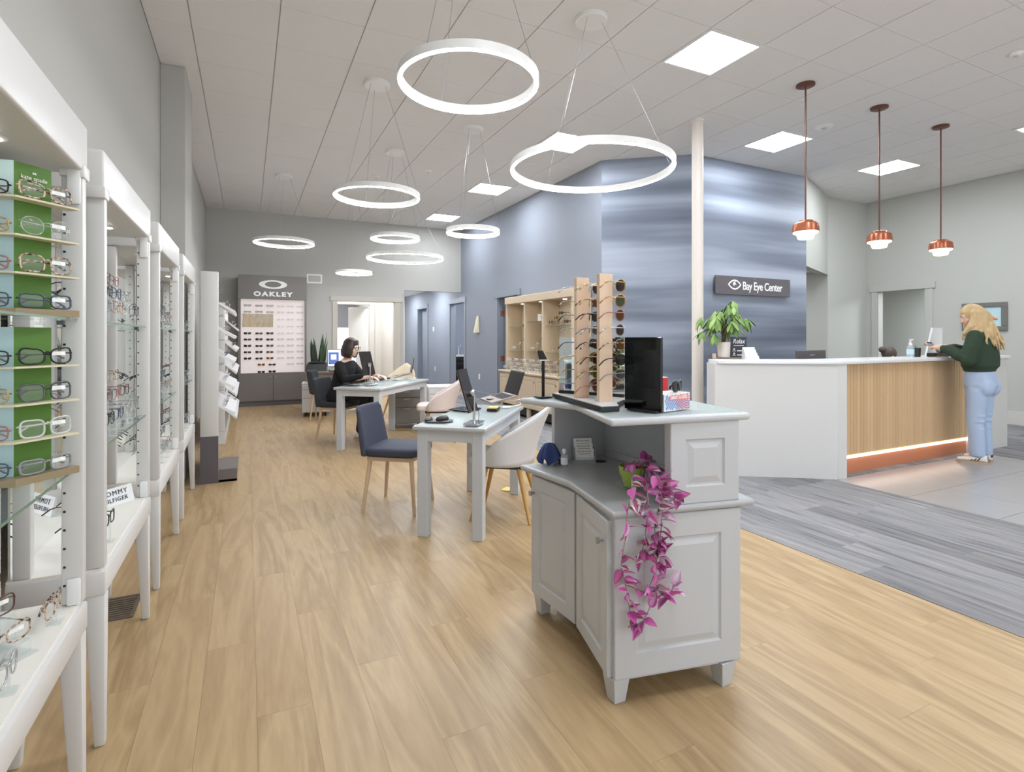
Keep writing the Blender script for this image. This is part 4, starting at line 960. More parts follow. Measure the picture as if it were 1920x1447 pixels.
def shell_chair(center, facing, label, mat, legmat='brass_wood'):
    t = thing('shell_chair', label, 'chair', (center[0], center[1], 0), yaw_to(facing), group='upholstered shell chairs with tapered legs')
    blob(0, 0.06, 0.392, 0.475, 0.39, 0.42, 0.035).build('seat', mat, t, local=True, smooth=True)
    m = MB(); rings = []; NA, NZ = 29, 10
    for i in range(NA):
        s = -1+2*i/(NA-1); a = math.radians(-90+s*118)
        rise = 0.03+0.39*(1-abs(s)**1.25)**1.05 if abs(s) < 1 else 0.02
        ring = []
        for side in (0, 1):
            for k in range(NZ):
                f = k/(NZ-1) if side == 0 else 1-k/(NZ-1)
                z = 0.395+f*(rise+0.06); lean = 0.16*f**1.5*max(0, -math.sin(a))
                th = 0.0 if side == 0 else 0.036*(1-0.45*f)
                rx = 0.238+0.02*f-0.03*f*max(0, -math.sin(a)); ry = 0.235
                c, s2 = math.cos(a), math.sin(a)
                ring.append(Vector(((rx-th)*c, 0.02+(ry-th)*s2-lean, z)))
        rings.append(ring)
    m.loft(rings).build('shell_back', mat, t, local=True, smooth=True, fix=True)
    MB().box(-0.14, 0.14, -0.14, 0.16, 0.365, 0.395).build('under_frame', 'dark_plastic', t, local=True)
    splay_legs(t, legmat, 0, 0.12, 0.375, 0.215, 0.02, 0.011)
    return t
low_chair((1.07, 4.21), (0.80, -0.60), 'navy fabric chair with wooden legs at the front desk')
shell_chair((1.74, 3.67), (-0.80, 0.60), 'white shell chair with amber legs between front desk and island', 'white_uph')
shell_chair((2.20, 6.66), (-0.93, 0.36), 'pale pink shell chair behind the front desk', 'pink_uph')
low_chair((1.14, 9.17), (0.95, -0.3), 'charcoal round-backed chair near the snake plant', 'charcoal', 'leg_light', True)
low_chair((1.09, 7.41), (0.777, -0.63), 'dark low chair under the seated woman in black', 'charcoal', 'leg_light')
shell_chair((2.28, 8.95), (-0.55, -0.83), 'beige shell chair behind the woman\'s tabletop mirror', 'beige_uph')

# ================================================================== REAR DESK, PEDESTALS, PLANT
t = thing('rear_desk', 'brown wood desk with white drawer pedestal near the back wall', 'desk', (1.45, 9.95, 0), math.radians(-8))
MB().box(-0.55, 0.6, -0.32, 0.32, 0.70, 0.735).build('desk_top', 'desk_wood', t, local=True, bevel=0.004, bseg=1)
MB().box(-0.52, 0.56, -0.29, -0.26, 0.58, 0.70).build('apron', 'desk_wood', t, local=True)
for x in (0.5,): MB().box(x-0.03, x+0.03, -0.28, 0.28, 0, 0.70).build('side_panel', 'grey_ped', t, local=True)
MB().box(-0.46, 0.46, 0.22, 0.25, 0.1, 0.70).build('modesty_panel', 'grey_felt', t, local=True)
def pedestal(c, rz, w, d, h, label, top=None):
    t = thing('drawer_pedestal', label, 'drawer unit', (c[0], c[1], 0), rz)
    MB().box(-w/2, w/2, -d/2, d/2, 0.07, h-0.025).build('body', top or 'white_lam', t, local=True, bevel=0.003, bseg=1)
    MB().box(-w/2-0.004, w/2+0.004, -d/2-0.004, d/2+0.004, h-0.025, h).build('top', 'white_lam', t, local=True, bevel=0.003, bseg=1)
    for k, (a, b) in enumerate(((0.08, 0.30), (0.31, 0.44), (0.45, h-0.035))):
        if b-a > 0.03:
            dr = MB().box(-w/2+0.006, w/2-0.006, -d/2-0.014, -d/2, a, b).build('drawer', top or 'white_lam', t, local=True, bevel=0.003, bseg=1)
            MB().box(-0.04, 0.04, -d/2-0.022, -d/2-0.014, b-0.02, b-0.012).build('handle', 'silver', dr, local=True)
    for sx in (-1, 1):
        for sy in (-1, 1):
            cs = MB().cyl((sx*(w/2-0.05)-0.012, sy*(d/2-0.06), 0.03), (sx*(w/2-0.05)+0.012, sy*(d/2-0.06), 0.03), 0.03, n=14).build('castor', 'black', t, local=True, smooth='auto')
            MB().cyl((sx*(w/2-0.05), sy*(d/2-0.06), 0.03), (sx*(w/2-0.05), sy*(d/2-0.06), 0.072), 0.01, n=8).build('castor_stem', 'silver', cs, local=True)
    return t
pedestal((1.05, 9.78), math.radians(-8), 0.42, 0.5, 0.56, 'white drawer pedestal on castors under the rear desk')
pedestal((2.13, 7.94), yaw_to((0.25, 0.97)), 0.44, 0.46, 0.58, 'grey sided pedestal on castors under the seated woman\'s desk', 'grey_felt')
pedestal((2.74, 8.17), yaw_to((0.25, 0.97)), 0.42, 0.5, 0.56, 'white pedestal beside the grey pedestal, partly hidden')
RZ = 0.7356
t = thing('desktop_screen', 'silver laptop with glowing bright screen on the rear desk', 'laptop', (1.50, 9.82, RZ), math.radians(-4))
MB().box(-0.23, 0.23, -0.20, 0.10, 0.01, 0.028).build('base', 'silver', t, local=True, bevel=0.003, bseg=1)
sc_ = MB().hexa([(-0.25, 0.10, 0.07), (0.25, 0.10, 0.07), (0.25, 0.12, 0.07), (-0.25, 0.12, 0.07)], [(-0.25, 0.14, 0.37), (0.25, 0.14, 0.37), (0.25, 0.16, 0.37), (-0.25, 0.16, 0.37)]).build('screen_panel', 'dark_plastic', t, local=True)
SM = wmat(t) @ frame_M((0, 0.118, 0.22), (1, 0, 0), (0, 0.132, 0.991))
MB().box(-0.24, 0.24, -0.142, 0.142, 0, 0.002).xf(SM).build('display', 'screen_lit', sc_)
MB().box(-0.23, -0.06, -0.11, 0.10, 0.002, 0.003).xf(SM).build('display_window', 'screen_navy', sc_)
MB().box(-0.19, -0.10, -0.03, 0.06, 0.003, 0.004).xf(SM).build('display_card', 'screen_lit', sc_)
MB().box(-0.03, 0.03, 0.08, 0.14, 0, 0.1).build('stand_neck', 'silver', t, local=True)
t = thing('printer', 'low black printer at the left end of the rear desk', 'printer', (1.08, 10.0, RZ), math.radians(-8))
MB().hexa([(-0.18, -0.18, 0), (0.18, -0.18, 0), (0.18, 0.2, 0), (-0.18, 0.2, 0)], [(-0.15, -0.05, 0.12), (0.18, -0.05, 0.12), (0.18, 0.2, 0.14), (-0.15, 0.2, 0.14)]).build('body', 'black', t, local=True, bevel=0.01)
MB().box(-0.12, 0.14, -0.0, 0.17, 0.135, 0.15).build('lid', 'dark_plastic', t, local=True)
P('snake_leaf', (74, 96, 62), 0.45, vary=0.35, vscale=30)
P('snake_leaf_d', (54, 76, 52), 0.45, vary=0.35, vscale=30)
t = thing('snake_plant', 'tall dark green snake plant in a pot behind the charcoal chair', 'plant', (1.14, 10.62, 0))
MB().lathe([(0.12, 0), (0.17, 0.03), (0.19, 0.42), (0.195, 0.45), (0.175, 0.45), (0.17, 0.41), (0.01, 0.41)], n=28).build('pot', 'black', t, local=True, smooth='auto')
MB().lathe([(0.168, 0.40), (0.168, 0.415)], n=20).build('soil', 'soil', t, local=True)
rs = random.Random(3)
for k in range(15):
    a = rs.uniform(0, 6.28); r0 = rs.uniform(0.01, 0.11); h = rs.uniform(0.62, 1.02); w = rs.uniform(0.03, 0.045)
    la = a+rs.uniform(-.5, .5); tilt = rs.uniform(0.02, 0.18)
    if k == 13: la, tilt, h = math.radians(15), 0.62, 0.66
    if k == 14: la, tilt, h = math.radians(-10), 0.36, 0.6
    m = MB(); rows_ = []
    fd = rs.uniform(0, 3.14)
    for q in range(9):
        f = q/8; ww = w*(0.7+0.6*math.sin(math.pi*min(1, f*0.8+0.1)))*(1-f**5)+0.001; c = Vector((r0*math.cos(a)+math.cos(la)*tilt*h*f**1.4, r0*math.sin(a)+math.sin(la)*tilt*h*f**1.4, 0.41+h*f))
        tw = fd+f*0.7; dx = Vector((math.cos(tw), math.sin(tw), 0)); dn = Vector((-math.sin(tw), math.cos(tw), 0))
        rows_.append([c-dx*ww, c-dn*ww*0.25, c+dx*ww, c+dn*0.004-dn*ww*0.15])
    m.loft(rows_).build('leaf', 'snake_leaf' if k % 2 else 'snake_leaf_d', t, local=True, smooth=True)
# ================================================================== ISLAND CABINET
A_, B_, R_, C_, D_, N_ = [Vector(p) for p in ((1.174, 1.58), (1.683, 1.477), (1.79, 1.93), (1.76, 2.345), (1.245, 2.314), (1.268, 1.942))]
isl = thing('island_cabinet', 'pale grey two-tier island cabinet with raised panel doors and trailing plant', 'cabinet', (1.48, 1.93, 0))
poly = [A_, B_, R_, C_, D_, N_]
MB().prism([tuple(p) for p in poly], 0.09, 0.678).build('lower_body', 'grey_paint', isl)
cpoly = [(1.152, 1.556), (1.738, 1.448), (1.835, 1.93), (1.80, 2.372), (1.180, 2.335), (1.229, 1.962)]
MB().prism(cpoly, 0.678, 0.705).build('lower_counter', 'grey_top', isl, bevel=0.011, bseg=3)
def face_M(a, b, z, out=0.0):
    d = (b-a).normalized(); x = Vector((d.x, d.y, 0)); zz = Vector((0, 0, 1)); y = zz.cross(x)
    M = Matrix.Identity(4); o = Vector((a.x, a.y, z))-y*out
    for i in range(3): M[i][0] = x[i]; M[i][1] = y[i]; M[i][2] = zz[i]; M[i][3] = o[i]
    return M
w = (B_-A_).length
raised_panel(MB(), face_M(A_, B_, 0.10, 0.012), w, 0.575, 0.012, 0.085).build('end_panel', 'grey_paint', isl)
for (a, b, ks) in ((N_, A_, 0.80), (D_, N_, 0.06)):
    w = (b-a).length
    M = face_M(a, b, 0.10, 0.02) @ Matrix.Translation((0.012, 0, 0))
    dd = raised_panel(MB(), M, w-0.024, 0.56, 0.02, 0.06).build('door', 'grey_paint', isl)
    kp = M @ Vector((0.03 if ks < 0.5 else w-0.06, 0, 0.48))
    ov = -(M.to_3x3() @ Vector((0, 1, 0)))
    kb = MB().cyl(kp, kp+ov*0.018, 0.005, n=10); kb.cyl(kp+ov*0.016, kp+ov*0.026, 0.010, 0.013, 14); kb.build('knob', 'silver', dd, smooth='auto')
for p, q in ((A_, (0.035, 0.03)), (B_, (-0.05, 0.035)), (D_, (0.035, -0.035)), (C_, (-0.05, -0.04))):
    cx, cy = p.x+q[0], p.y+q[1]
    MB().hexa([(cx-0.024, cy-0.024, 0), (cx+0.024, cy-0.024, 0), (cx+0.024, cy+0.024, 0), (cx-0.024, cy+0.024, 0)], [(cx-0.036, cy-0.036, 0.095), (cx+0.036, cy-0.036, 0.095), (cx+0.036, cy+0.036, 0.095), (cx-0.036, cy+0.036, 0.095)]).build('foot', 'grey_paint', isl, bevel=0.002, bseg=1)
# upper tier: near end, back and far end panels
E0, E1 = Vector((1.392, 1.536)), Vector((1.676, 1.479))
up = raised_panel(MB(), face_M(E0, E1, 0.705, 0.012), (E1-E0).length, 0.30, 0.012, 0.062).build('upper_end_panel', 'grey_paint', isl)
MB().seg(E0, E1, 0.03, 0.705, 1.005, 1).build('upper_end', 'grey_paint', isl)
MB().seg((1.690, 1.50), (1.735, 1.93), 0.02, 0.705, 1.005, 1).build('upper_back', 'grey_paint', isl)
MB().seg((1.735, 1.93), (1.700, 2.33), 0.02, 0.705, 1.005, 1).build('upper_back', 'grey_paint', isl)
MB().seg((1.36, 2.335), (1.72, 2.355), 0.025, 0.705, 1.005, -1).build('upper_far_end', 'grey_paint', isl)
MB().seg((1.672, 1.56), (1.715, 1.93), 0.015, 0.705, 0.735, 1).build('back_ledge', 'grey_paint', isl)
MB().seg((1.715, 1.93), (1.685, 2.32), 0.015, 0.705, 0.735, 1).build('back_ledge', 'grey_paint', isl)
upoly = [(1.142, 1.552), (1.722, 1.452), (1.835, 1.93), (1.80, 2.372), (1.155, 2.29), (1.262, 1.968)]
MB().prism(upoly, 1.005, 1.033).build('upper_counter', 'grey_paint', isl, bevel=0.012, bseg=3)
cen = Vector((1.48, 1.92)); gp = [tuple(cen+(Vector(p)-cen)*0.94) for p in upoly]
gs = MB().prism(gp, 1.033, 1.037).build('glass_sheet', 'glass_green', isl)
MB().lathe([(0.03, 0.7052), (0.03, 0.7065)], (1.57, 2.22, 0), 20).build('cable_grommet', 'black', isl)
ZU, ZL = 1.0372, 0.7055
# sunglasses display
sd = thing('sunglasses_stand', 'wooden two-post sunglasses stand on a black base on the island', 'display stand', (1.33, 1.9, ZU))
MB().prism([(1.205, 1.70), (1.285, 1.69), (1.335, 1.77), (1.42, 1.84), (1.50, 1.86), (1.50, 2.21), (1.29, 2.21)], ZU, ZU+0.018).build('base', 'black', sd)
MB().prism([(1.209, 1.704), (1.283, 1.695), (1.332, 1.773), (1.418, 1.844), (1.497, 1.864), (1.497, 2.207), (1.294, 2.207)], ZU+0.018, ZU+0.021).build('base_top', 'white_gloss', sd)
POSTS = [(1.278, 1.343, 1.812), (1.275, 1.340, 1.977)]
for k, (xa, xb, y) in enumerate(POSTS):
    MB().box(xa, xb, y, y+0.02, ZU+0.021, 1.578).build('post', 'maple', sd, bevel=0.001, bseg=1)
    for r in range(8): MB().cyl((xb, y+0.01, 1.535-r*0.0605), (xb+0.018, y+0.01, 1.535-r*0.0605), 0.0042, n=10).build('nose_peg', 'acrylic', sd)
slb = [('frame_gold', 'lens_sun', 'aviator'), ('frame_gold', 'lens_green', 'aviator'), ('frame_rose', 'lens_brown', 'round'), ('frame_silver', 'lens_sun', 'round'), ('frame_tort', 'lens_brown', 'square'), ('frame_black', 'lens_sun', 'square'), ('frame_grey2', 'lens_grey', 'cat'), ('frame_black', 'lens_sun', 'cat')]
for k, (xa, xb, y) in enumerate(POSTS):
    for r in range(8):
        if k == 0 and r == 7: continue
        fr, ln, sh = slb[(r+3*k) % 8]
        glasses(GM((xb+0.016, y+0.010, 1.535-r*0.0605+0.0042+0.0022*1.2+0.0006-SHAPES[sh][1]*1.55-0.003), (0.985, 0.17)), f'{CN[fr]} sunglasses, {ORDN[r]} from the top on the {["nearer", "farther"][k]} wooden post', 'sunglasses on the wooden posts', sh, fr, ln, None, 0.0022, False, False, sun=True, tagc=(r in (0, 1, 4)))
t = thing('counter_mirror', 'frameless mirror standing behind the wooden sunglasses posts', 'mirror', (1.40, 2.05, ZU+0.0216))
MB().seg((1.316, 2.19), (1.47, 1.90), 0.004, ZU+0.0216, 1.32, 1).build('mirror_glass', 'mirror', t)
MB().seg((1.316, 2.19), (1.47, 1.90), 0.012, ZU+0.0216, ZU+0.035, 0).build('mirror_foot', 'black', t)
t = thing('black_acrylic_panel', 'glossy black upright panel on the island beside the smart glasses box', 'display panel', (1.37, 1.66, ZU))
MB().seg((1.347, 1.740), (1.392, 1.578), 0.012, ZU, 1.32, 1).build('panel', 'black_gloss', t, bevel=0.002, bseg=1)
MB().seg((1.350, 1.70), (1.390, 1.585), 0.03, ZU, ZU+0.006, -1).build('foot', 'black', t)
# smart glasses box
bx0, bx1 = Vector((1.412, 1.584)), Vector((1.573, 1.618)); bd = (bx1-bx0).normalized(); bn = Vector((-bd.y, bd.x))
t = thing('smart_glasses_box', 'blue and red striped carton with white lettering beside the black panel', 'box', (bx0.x, bx0.y, ZU), math.atan2(bd.y, bd.x))
W_ = (bx1-bx0).length; HB = 0.066
MB().box(0, W_, 0, 0.09, 0, HB).build('carton', 'paper', t, local=True, bevel=0.001, bseg=1)
FM = wmat(t) @ frame_M((0, -0.0008, 0), (1, 0, 0), (0, 0, 1))
m1, m2 = MB(), MB()
def arcband(mb, cx, cy, r, wd, a0, a1, n=14):
    pts = []
    for i in range(n+1):
        a = a0+(a1-a0)*i/n; pts.append((cx+r*math.cos(a), cy+r*math.sin(a), cx+(r+wd)*math.cos(a), cy+(r+wd)*math.sin(a)))
    for i in range(n):
        q = [(pts[i][0], pts[i][1]), (pts[i][2], pts[i][3]), (pts[i+1][2], pts[i+1][3]), (pts[i+1][0], pts[i+1][1])]
        if all(0.001 < x < W_-0.001 and 0.001 < y < HB-0.001 for x, y in q): mb.prism(q, -0.0002, 0.0002)
for k in range(16): arcband(m1, 0.16, 0.11, 0.075+k*0.009, 0.0055, math.pi*0.9, math.pi*1.55, 26)
for k in range(8): arcband(m2, 0.175, -0.03, 0.040+k*0.0105, 0.0045, math.pi*0.38, math.pi*0.85, 26)
m1.xf(FM).build('blue_print', 'blue_print', t); m2.xf(FM @ Matrix.Translation((0, 0, 0.0004))).build('red_print', 'red_print', t)
MB().box(0.030, 0.150, 0.041, 0.059, 0, 0.0005).xf(FM @ Matrix.Translation((0, 0, 0.0004))).build('print_band', 'red_print', t)
text('SMART GLASSES', 0.0175, FM @ Matrix.Translation((0.090, 0.050, 0.0012)), 'print_white', t, ext=0.0003, offset=0.0004, sx=0.85)
t = thing('red_box', 'small red carton behind the striped smart glasses box', 'box', (1.50, 1.722, ZU), 0.2)
MB().box(-0.05, 0.07, 0.0, 0.07, 0, 0.115).build('carton', 'red_box', t, local=True, bevel=0.001, bseg=1)
MB().box(-0.048, 0.068, 0.002, 0.068, 0.115, 0.118).build('lid', 'white_gloss', t, local=True)
glasses(GM((1.520, 1.625, ZU+HB+0.003), (0.55, -0.83)), 'black sport sunglasses lying on the striped carton', 'sunglasses on the striped carton', 'cat', 'frame_black', 'lens_sun', None, 0.0035, True, False, sun=True)
p = pz(1033, 744, ZU); t = thing('phone_stand', 'slim black phone stand at the far end of the island', 'stand', (p.x-0.045, p.y-0.005, ZU))
MB().box(-0.035, 0.035, -0.03, 0.03, 0, 0.006).build('base', 'black', t, local=True); MB().box(-0.006, 0.006, -0.004, 0.004, 0.006, 0.175).build('pole', 'black', t, local=True)
MB().box(-0.022, 0.022, -0.012, 0.012, 0.172, 0.178).build('white_cap', 'white_plastic', t, local=True)
MB().hexa([(-0.02, -0.004, 0.178), (0.02, -0.004, 0.178), (0.02, 0.004, 0.178), (-0.02, 0.004, 0.178)], [(-0.03, -0.004, 0.22), (-0.004, -0.004, 0.22), (-0.004, 0.004, 0.22), (-0.03, 0.004, 0.22)]).build('holder', 'black', t, local=True)
# lower counter things
p = pz(1052, 872, ZL); p.y -= 0.03; t = thing('spray_bottle', 'tiny clear lens spray bottle with white label on the lower counter', 'bottle', p)
MB().lathe([(0.0155, 0), (0.017, 0.003), (0.017, 0.055), (0.010, 0.063)], n=20).build('body', 'bottle_clear', t, local=True, smooth='auto')
MB().lathe([(0.0174, 0.012), (0.0174, 0.045)], n=20, cap=False).build('label', 'paper', t, local=True, smooth=True)
MB().lathe([(0.0095, 0.063), (0.0105, 0.066), (0.0105, 0.082), (0.006, 0.085)], n=16).build('cap', 'white_gloss', t, local=True, smooth='auto')
p = pz(1048, 858, ZL); t = thing('cleaning_cloth', 'crumpled navy blue cleaning cloth draped on a small stand', 'cloth', (1.312, 2.272, ZL+0.0006))
MB().lathe([(0.02, 0), (0.02, 0.004), (0.006, 0.006), (0.006, 0.085)], n=12).build('stand', 'acrylic', t, local=True)
m = MB(); rings = []
for k in range(10):
    f = k/9; r = 0.006+0.048*f**0.75; z = 0.104-0.085*f**1.7
    rings.append([Vector(((r*(1+0.20*math.sin(5*a+1)*f+0.10*math.sin(11*a)*f))*math.cos(a), (r*(1+0.20*math.sin(5*a+1)*f))*math.sin(a), z+0.014*math.sin(5*a+2)*f+0.006*math.sin(9*a)*f)) for a in [2*math.pi*i/48 for i in range(48)]])
m.loft(rings, cap=False); m.f.append(tuple(range(48))); m.m.append(0)
m.build('cloth', 'cloth_blue', t, local=True, smooth=True)
p = pz(1096, 864, ZL); t = thing('card_holder', 'clear tiered holder of white business cards on the lower counter', 'card holder', (p.x-0.03, p.y-0.05, ZL), math.radians(-22))
for k in range(3):
    z = 0.018+k*0.022; y = k*0.022
    MB().box(-0.05, 0.05, y-0.004, y-0.002, z-0.018, z+0.012).build('tier', 'acrylic', t, local=True)
    Mx = Matrix.Translation((0, y+0.004, z)) @ Matrix.Rotation(math.radians(-14), 4, 'X')
    cdk = MB().box(-0.045, 0.045, 0, 0.008, 0, 0.052).xf(Mx).build('card_stack', 'paper', t, local=True)
    TMx = wmat(t) @ Mx @ frame_M((0, -0.0004, 0.040), (1, 0, 0), (0, 0, 1))
    text('Bay Eye Center', 0.0105, TMx, 'print_dark', cdk, ext=0.0002)
    MB().box(-0.03, 0.03, -0.013, -0.0115, -0.0002, 0.0002).xf(TMx).build('print_line', 'print_dark', cdk)
MB().box(-0.052, -0.049, -0.006, 0.06, 0, 0.075).build('side', 'acrylic', t, local=True); MB().box(0.049, 0.052, -0.006, 0.06, 0, 0.075).build('side', 'acrylic', t, local=True)
# trailing plant
pp = pz(1188, 913, ZL); pp = Vector((pp.x-0.01, pp.y-0.005, ZL))
t = thing('trailing_plant', 'purple and silver trailing plant in a lime green pot on the island', 'plant', pp)
PSC = 1.2
MB().lathe([(0.042*PSC, 0.0), (0.055*PSC, 0.012), (0.056*PSC, 0.016), (0.052*PSC, 0.016), (0.04, 0.006)], n=28).build('saucer', 'acrylic', t, local=True, smooth='auto')
MB().lathe([(r_*PSC, z_) for r_, z_ in ((0.026, 0.006), (0.034, 0.03), (0.036, 0.045), (0.043, 0.055), (0.046, 0.090), (0.043, 0.091), (0.041, 0.075), (0.005, 0.074))], n=32).build('pot', 'green_pot', t, local=True, smooth='auto')
MB().lathe([(0.049, 0.072), (0.046, 0.078), (0.001, 0.08)], n=20).build('soil', 'soil', t, local=True)
P('trad_pink', (196, 84, 160), 0.45, vary=0.35, vscale=40); P('trad_mauve', (208, 156, 198), 0.45, vary=0.3, vscale=60); P('trad_silver', (208, 202, 202), 0.4, vary=0.2, vscale=60); P('trad_stem', (164, 138, 140), 0.6); P('trad_plum', (156, 84, 116), 0.5, vary=0.3, vscale=40)
leafm = {}
def trad_leaf(mats):
    if mats in leafm: return leafm[mats]
    m = MB(); n = 7
    pr = [(0, 0.0), (0.12, 0.36), (0.28, 0.52), (0.5, 0.50), (0.72, 0.34), (0.9, 0.13), (1.0, 0.0)]
    vs = []
    for (f, w) in pr:
        zc = -0.18*f*f; vs += [(-w*0.5, f, zc+0.16*w), (-w*0.22, f, zc+0.05*w), (0, f, zc), (w*0.22, f, zc+0.05*w), (w*0.5, f, zc+0.16*w)]
    m.v = [Vector(v) for v in vs]
    for i in range(n-1):
        for k in range(4):
            m.f.append((i*5+k, i*5+k+1, (i+1)*5+k+1, (i+1)*5+k)); m.m.append(0 if k in (0, 3) else 1)
    leafm[mats] = m.mesh('leaf', list(mats), smooth=True); return leafm[mats]
LM = [('trad_pink', 'trad_mauve'), ('trad_silver', 'trad_plum'), ('trad_mauve', 'trad_pink'), ('trad_pink', 'trad_pink'), ('trad_mauve', 'trad_silver'), ('trad_plum', 'trad_pink')]
rt = random.Random(21)
def vine(pts, nl, r=0.0018):
    P3 = [Vector(p) for p in pts]; sm = []
    for i in range(len(P3)-1):
        p0, p1, p2, p3 = P3[max(0, i-1)], P3[i], P3[i+1], P3[min(len(P3)-1, i+2)]
        for k in range(5):
            f = k/5; sm.append(0.5*((2*p1)+(p2-p0)*f+(2*p0-5*p1+4*p2-p3)*f*f+(3*p1-p0-3*p2+p3)*f**3))
    sm.append(P3[-1])
    MB().tube(sm, r, 5).build('stem', 'trad_stem', t, smooth=True)
    for k in range(nl):
        f = 0.2+0.8*(k+0.6)/nl; i = min(len(sm)-2, int(f*(len(sm)-1))); p = sm[i]
        d = Vector((rt.uniform(-1, 0.8), rt.uniform(-1, -0.12), rt.uniform(-0.5, 0.7))).normalized(); s = rt.uniform(0.042, 0.066)
        if k == nl-1: d = (sm[-1]-sm[-3]).normalized()
        o = inst(trad_leaf(rt.choice(LM)), 'leaf', t)
        q = d.to_track_quat('Y', 'Z'); M = Matrix.Translation(p) @ q.to_matrix().to_4x4() @ Matrix.Rotation(rt.uniform(-1.2, 1.2), 4, 'Y') @ Matrix.Diagonal((s*1.05, s, s, 1))
        o.matrix_basis = wmat(t).inverted() @ M
def atn(u, v, off=0.05):  # point just in front of the island end panel
    d = (B_-A_).normalized(); n = Vector((d.y, -d.x)); a = A_+n*off
    x, y, dz = ray(u, v); k = (a.dot(n))/(x*n.x+y*n.y); return Vector((x*k, y*k, HC+dz*k))
top = pp+Vector((0, 0, 0.088)); e = top+Vector((0.02, -0.04, 0.0))
vine([top, top+Vector((-0.01, -0.05, 0.01)), atn(1178, 950, 0.08), atn(1172, 1010), atn(1165, 1060), atn(1172, 1090), atn(1178, 1130), atn(1186, 1165)], 24)
vine([top, e, atn(1215, 935, 0.08), atn(1212, 985), atn(1205, 1030), atn(1200, 1050)], 22)
vine([top, e+Vector((0.02, 0, 0)), atn(1235, 935, 0.08), atn(1228, 990), atn(1232, 1040), atn(1230, 1095), atn(1250, 1120), atn(1264, 1095)], 36)
vine([top, e+Vector((0.03, 0.01, 0)), atn(1240, 925, 0.07), atn(1240, 985), atn(1236, 1030), atn(1240, 1060)], 33)
vine([atn(1225, 1080), atn(1215, 1105), atn(1205, 1110), atn(1190, 1098)], 6)
vine([atn(1182, 1160), atn(1195, 1172), atn(1208, 1160), atn(1220, 1135)], 7)
vine([top, top+Vector((0.04, -0.03, 0.025)), atn(1255, 920, 0.08), atn(1268, 940, 0.05)], 18)
vine([top, top+Vector((0.03, -0.02, 0.02)), atn(1238, 900, 0.075), atn(1246, 925, 0.06)], 18)
vine([top, top+Vector((-0.03, -0.04, 0.01)), atn(1185, 915, 0.07), atn(1195, 955, 0.05)], 12)

# ================================================================== RECEPTION DESK
RTZ = 1.0994; G0, G1, G2, G3 = Vector((4.16, 3.72)), Vector((4.93, 3.20)), Vector((5.02, 3.275)), Vector((7.38, 3.275)); G4 = Vector((8.26, 3.275))
rd = thing('reception_desk', 'white reception desk with vertical wood slat front and copper kick strip', 'reception desk', (6.2, 3.5, 0))
G0 = G1+(Vector((4.177, 3.679))-G1).normalized()*1.06
MB().seg(G0, G1, 0.10, 0, RTZ-0.032, 1).build('angled_panel', 'white_lam', rd)
MB().prism([tuple(G1), (5.03, 3.175), (5.03, 3.36), (4.98, 3.30)], 0, RTZ-0.032).build('corner_post', 'white_lam', rd)
MB().seg(G0+Vector((0.03, 0.02)), G1+Vector((-0.02, -0.008)), 0.006, 0, 0.16, -1).build('plinth_strip', 'white_lam', rd)
MB().box(5.03, 7.38, 3.30, 3.40, 0.15, RTZ-0.032).build('slat_backing', 'leg_wood', rd)
ns = 44; sw = (7.38-5.035)/ns
slm = MB().box(-sw/2+0.0018, sw/2-0.0018, -0.008, 0.012, -0.445, 0.445).mesh('wood_slat', 'slat', bevel=0.003, bseg=1)
for k in range(ns): inst(slm, 'wood_slat', rd, (5.035+(k+0.5)*sw-6.2, 3.288-3.5, 0.178+0.445))
MB().box(5.03, 7.38, 3.29, 3.32, 0.0, 0.145).build('kick_strip', 'copper_paint', rd)
MB().box(5.03, 7.38, 3.274, 3.30, 0.150, 0.165).build('led_strip', 'led_tape', rd)
MB().box(7.38, 8.26, 3.262, 3.40, 0, RTZ-0.032).build('end_section', 'white_lam', rd)
d = (G1-G0).normalized(); n_ = Vector((-d.y, d.x))
MB().prism([tuple(G0-n_*0.02-d*0.02), tuple(G1-n_*0.02+Vector((0.02, -0.02))), (8.28, 3.235), (8.28, 3.62), (5.05, 3.62), tuple(G0+n_*0.34-d*0.02)], RTZ-0.032, RTZ).build('counter_top', 'white_gloss', rd, smooth=True, bevel=0.004, bseg=1)
MB().box(5.2, 8.26, 3.62, 4.2, 0.70, 0.74).build('work_surface', 'grey_lam', rd)
MB().seg(G0, G0+n_*0.32, 0.04, 0, RTZ-0.032, 1).build('end_panel', 'white_lam', rd)
# things on it
rp = pz(1356, 672, RTZ)
t = thing('potted_money_plant', 'green braided money tree in a white pot at the desk end', 'plant', (rp.x+0.03, rp.y+0.02, RTZ+0.0092))
MB().lathe([(0.001, 0), (0.052, 0), (0.057, 0.004), (0.066, 0.16), (0.061, 0.16), (0.058, 0.145), (0.005, 0.143)], n=32, cap=False).build('pot', 'white_pot', t, local=True, smooth='auto')
MB().lathe([(0.058, 0.140), (0.057, 0.147)], n=20).build('soil', 'soil', t, local=True)
P('money_leaf', (100, 134, 62), 0.45, vary=0.25, vscale=20); P('money_leaf_l', (134, 164, 90), 0.45, vary=0.2, vscale=20); P('bark', (96, 74, 56), 0.8, bump=0.4, bscale=80)
for a in (0, 2.1, 4.2): MB().tube([(0.016*math.cos(a+f*4), 0.016*math.sin(a+f*4), 0.14+0.22*f) for f in [k/10 for k in range(11)]], 0.009, 8).build('trunk', 'bark', t, local=True, smooth=True)
lfm = []
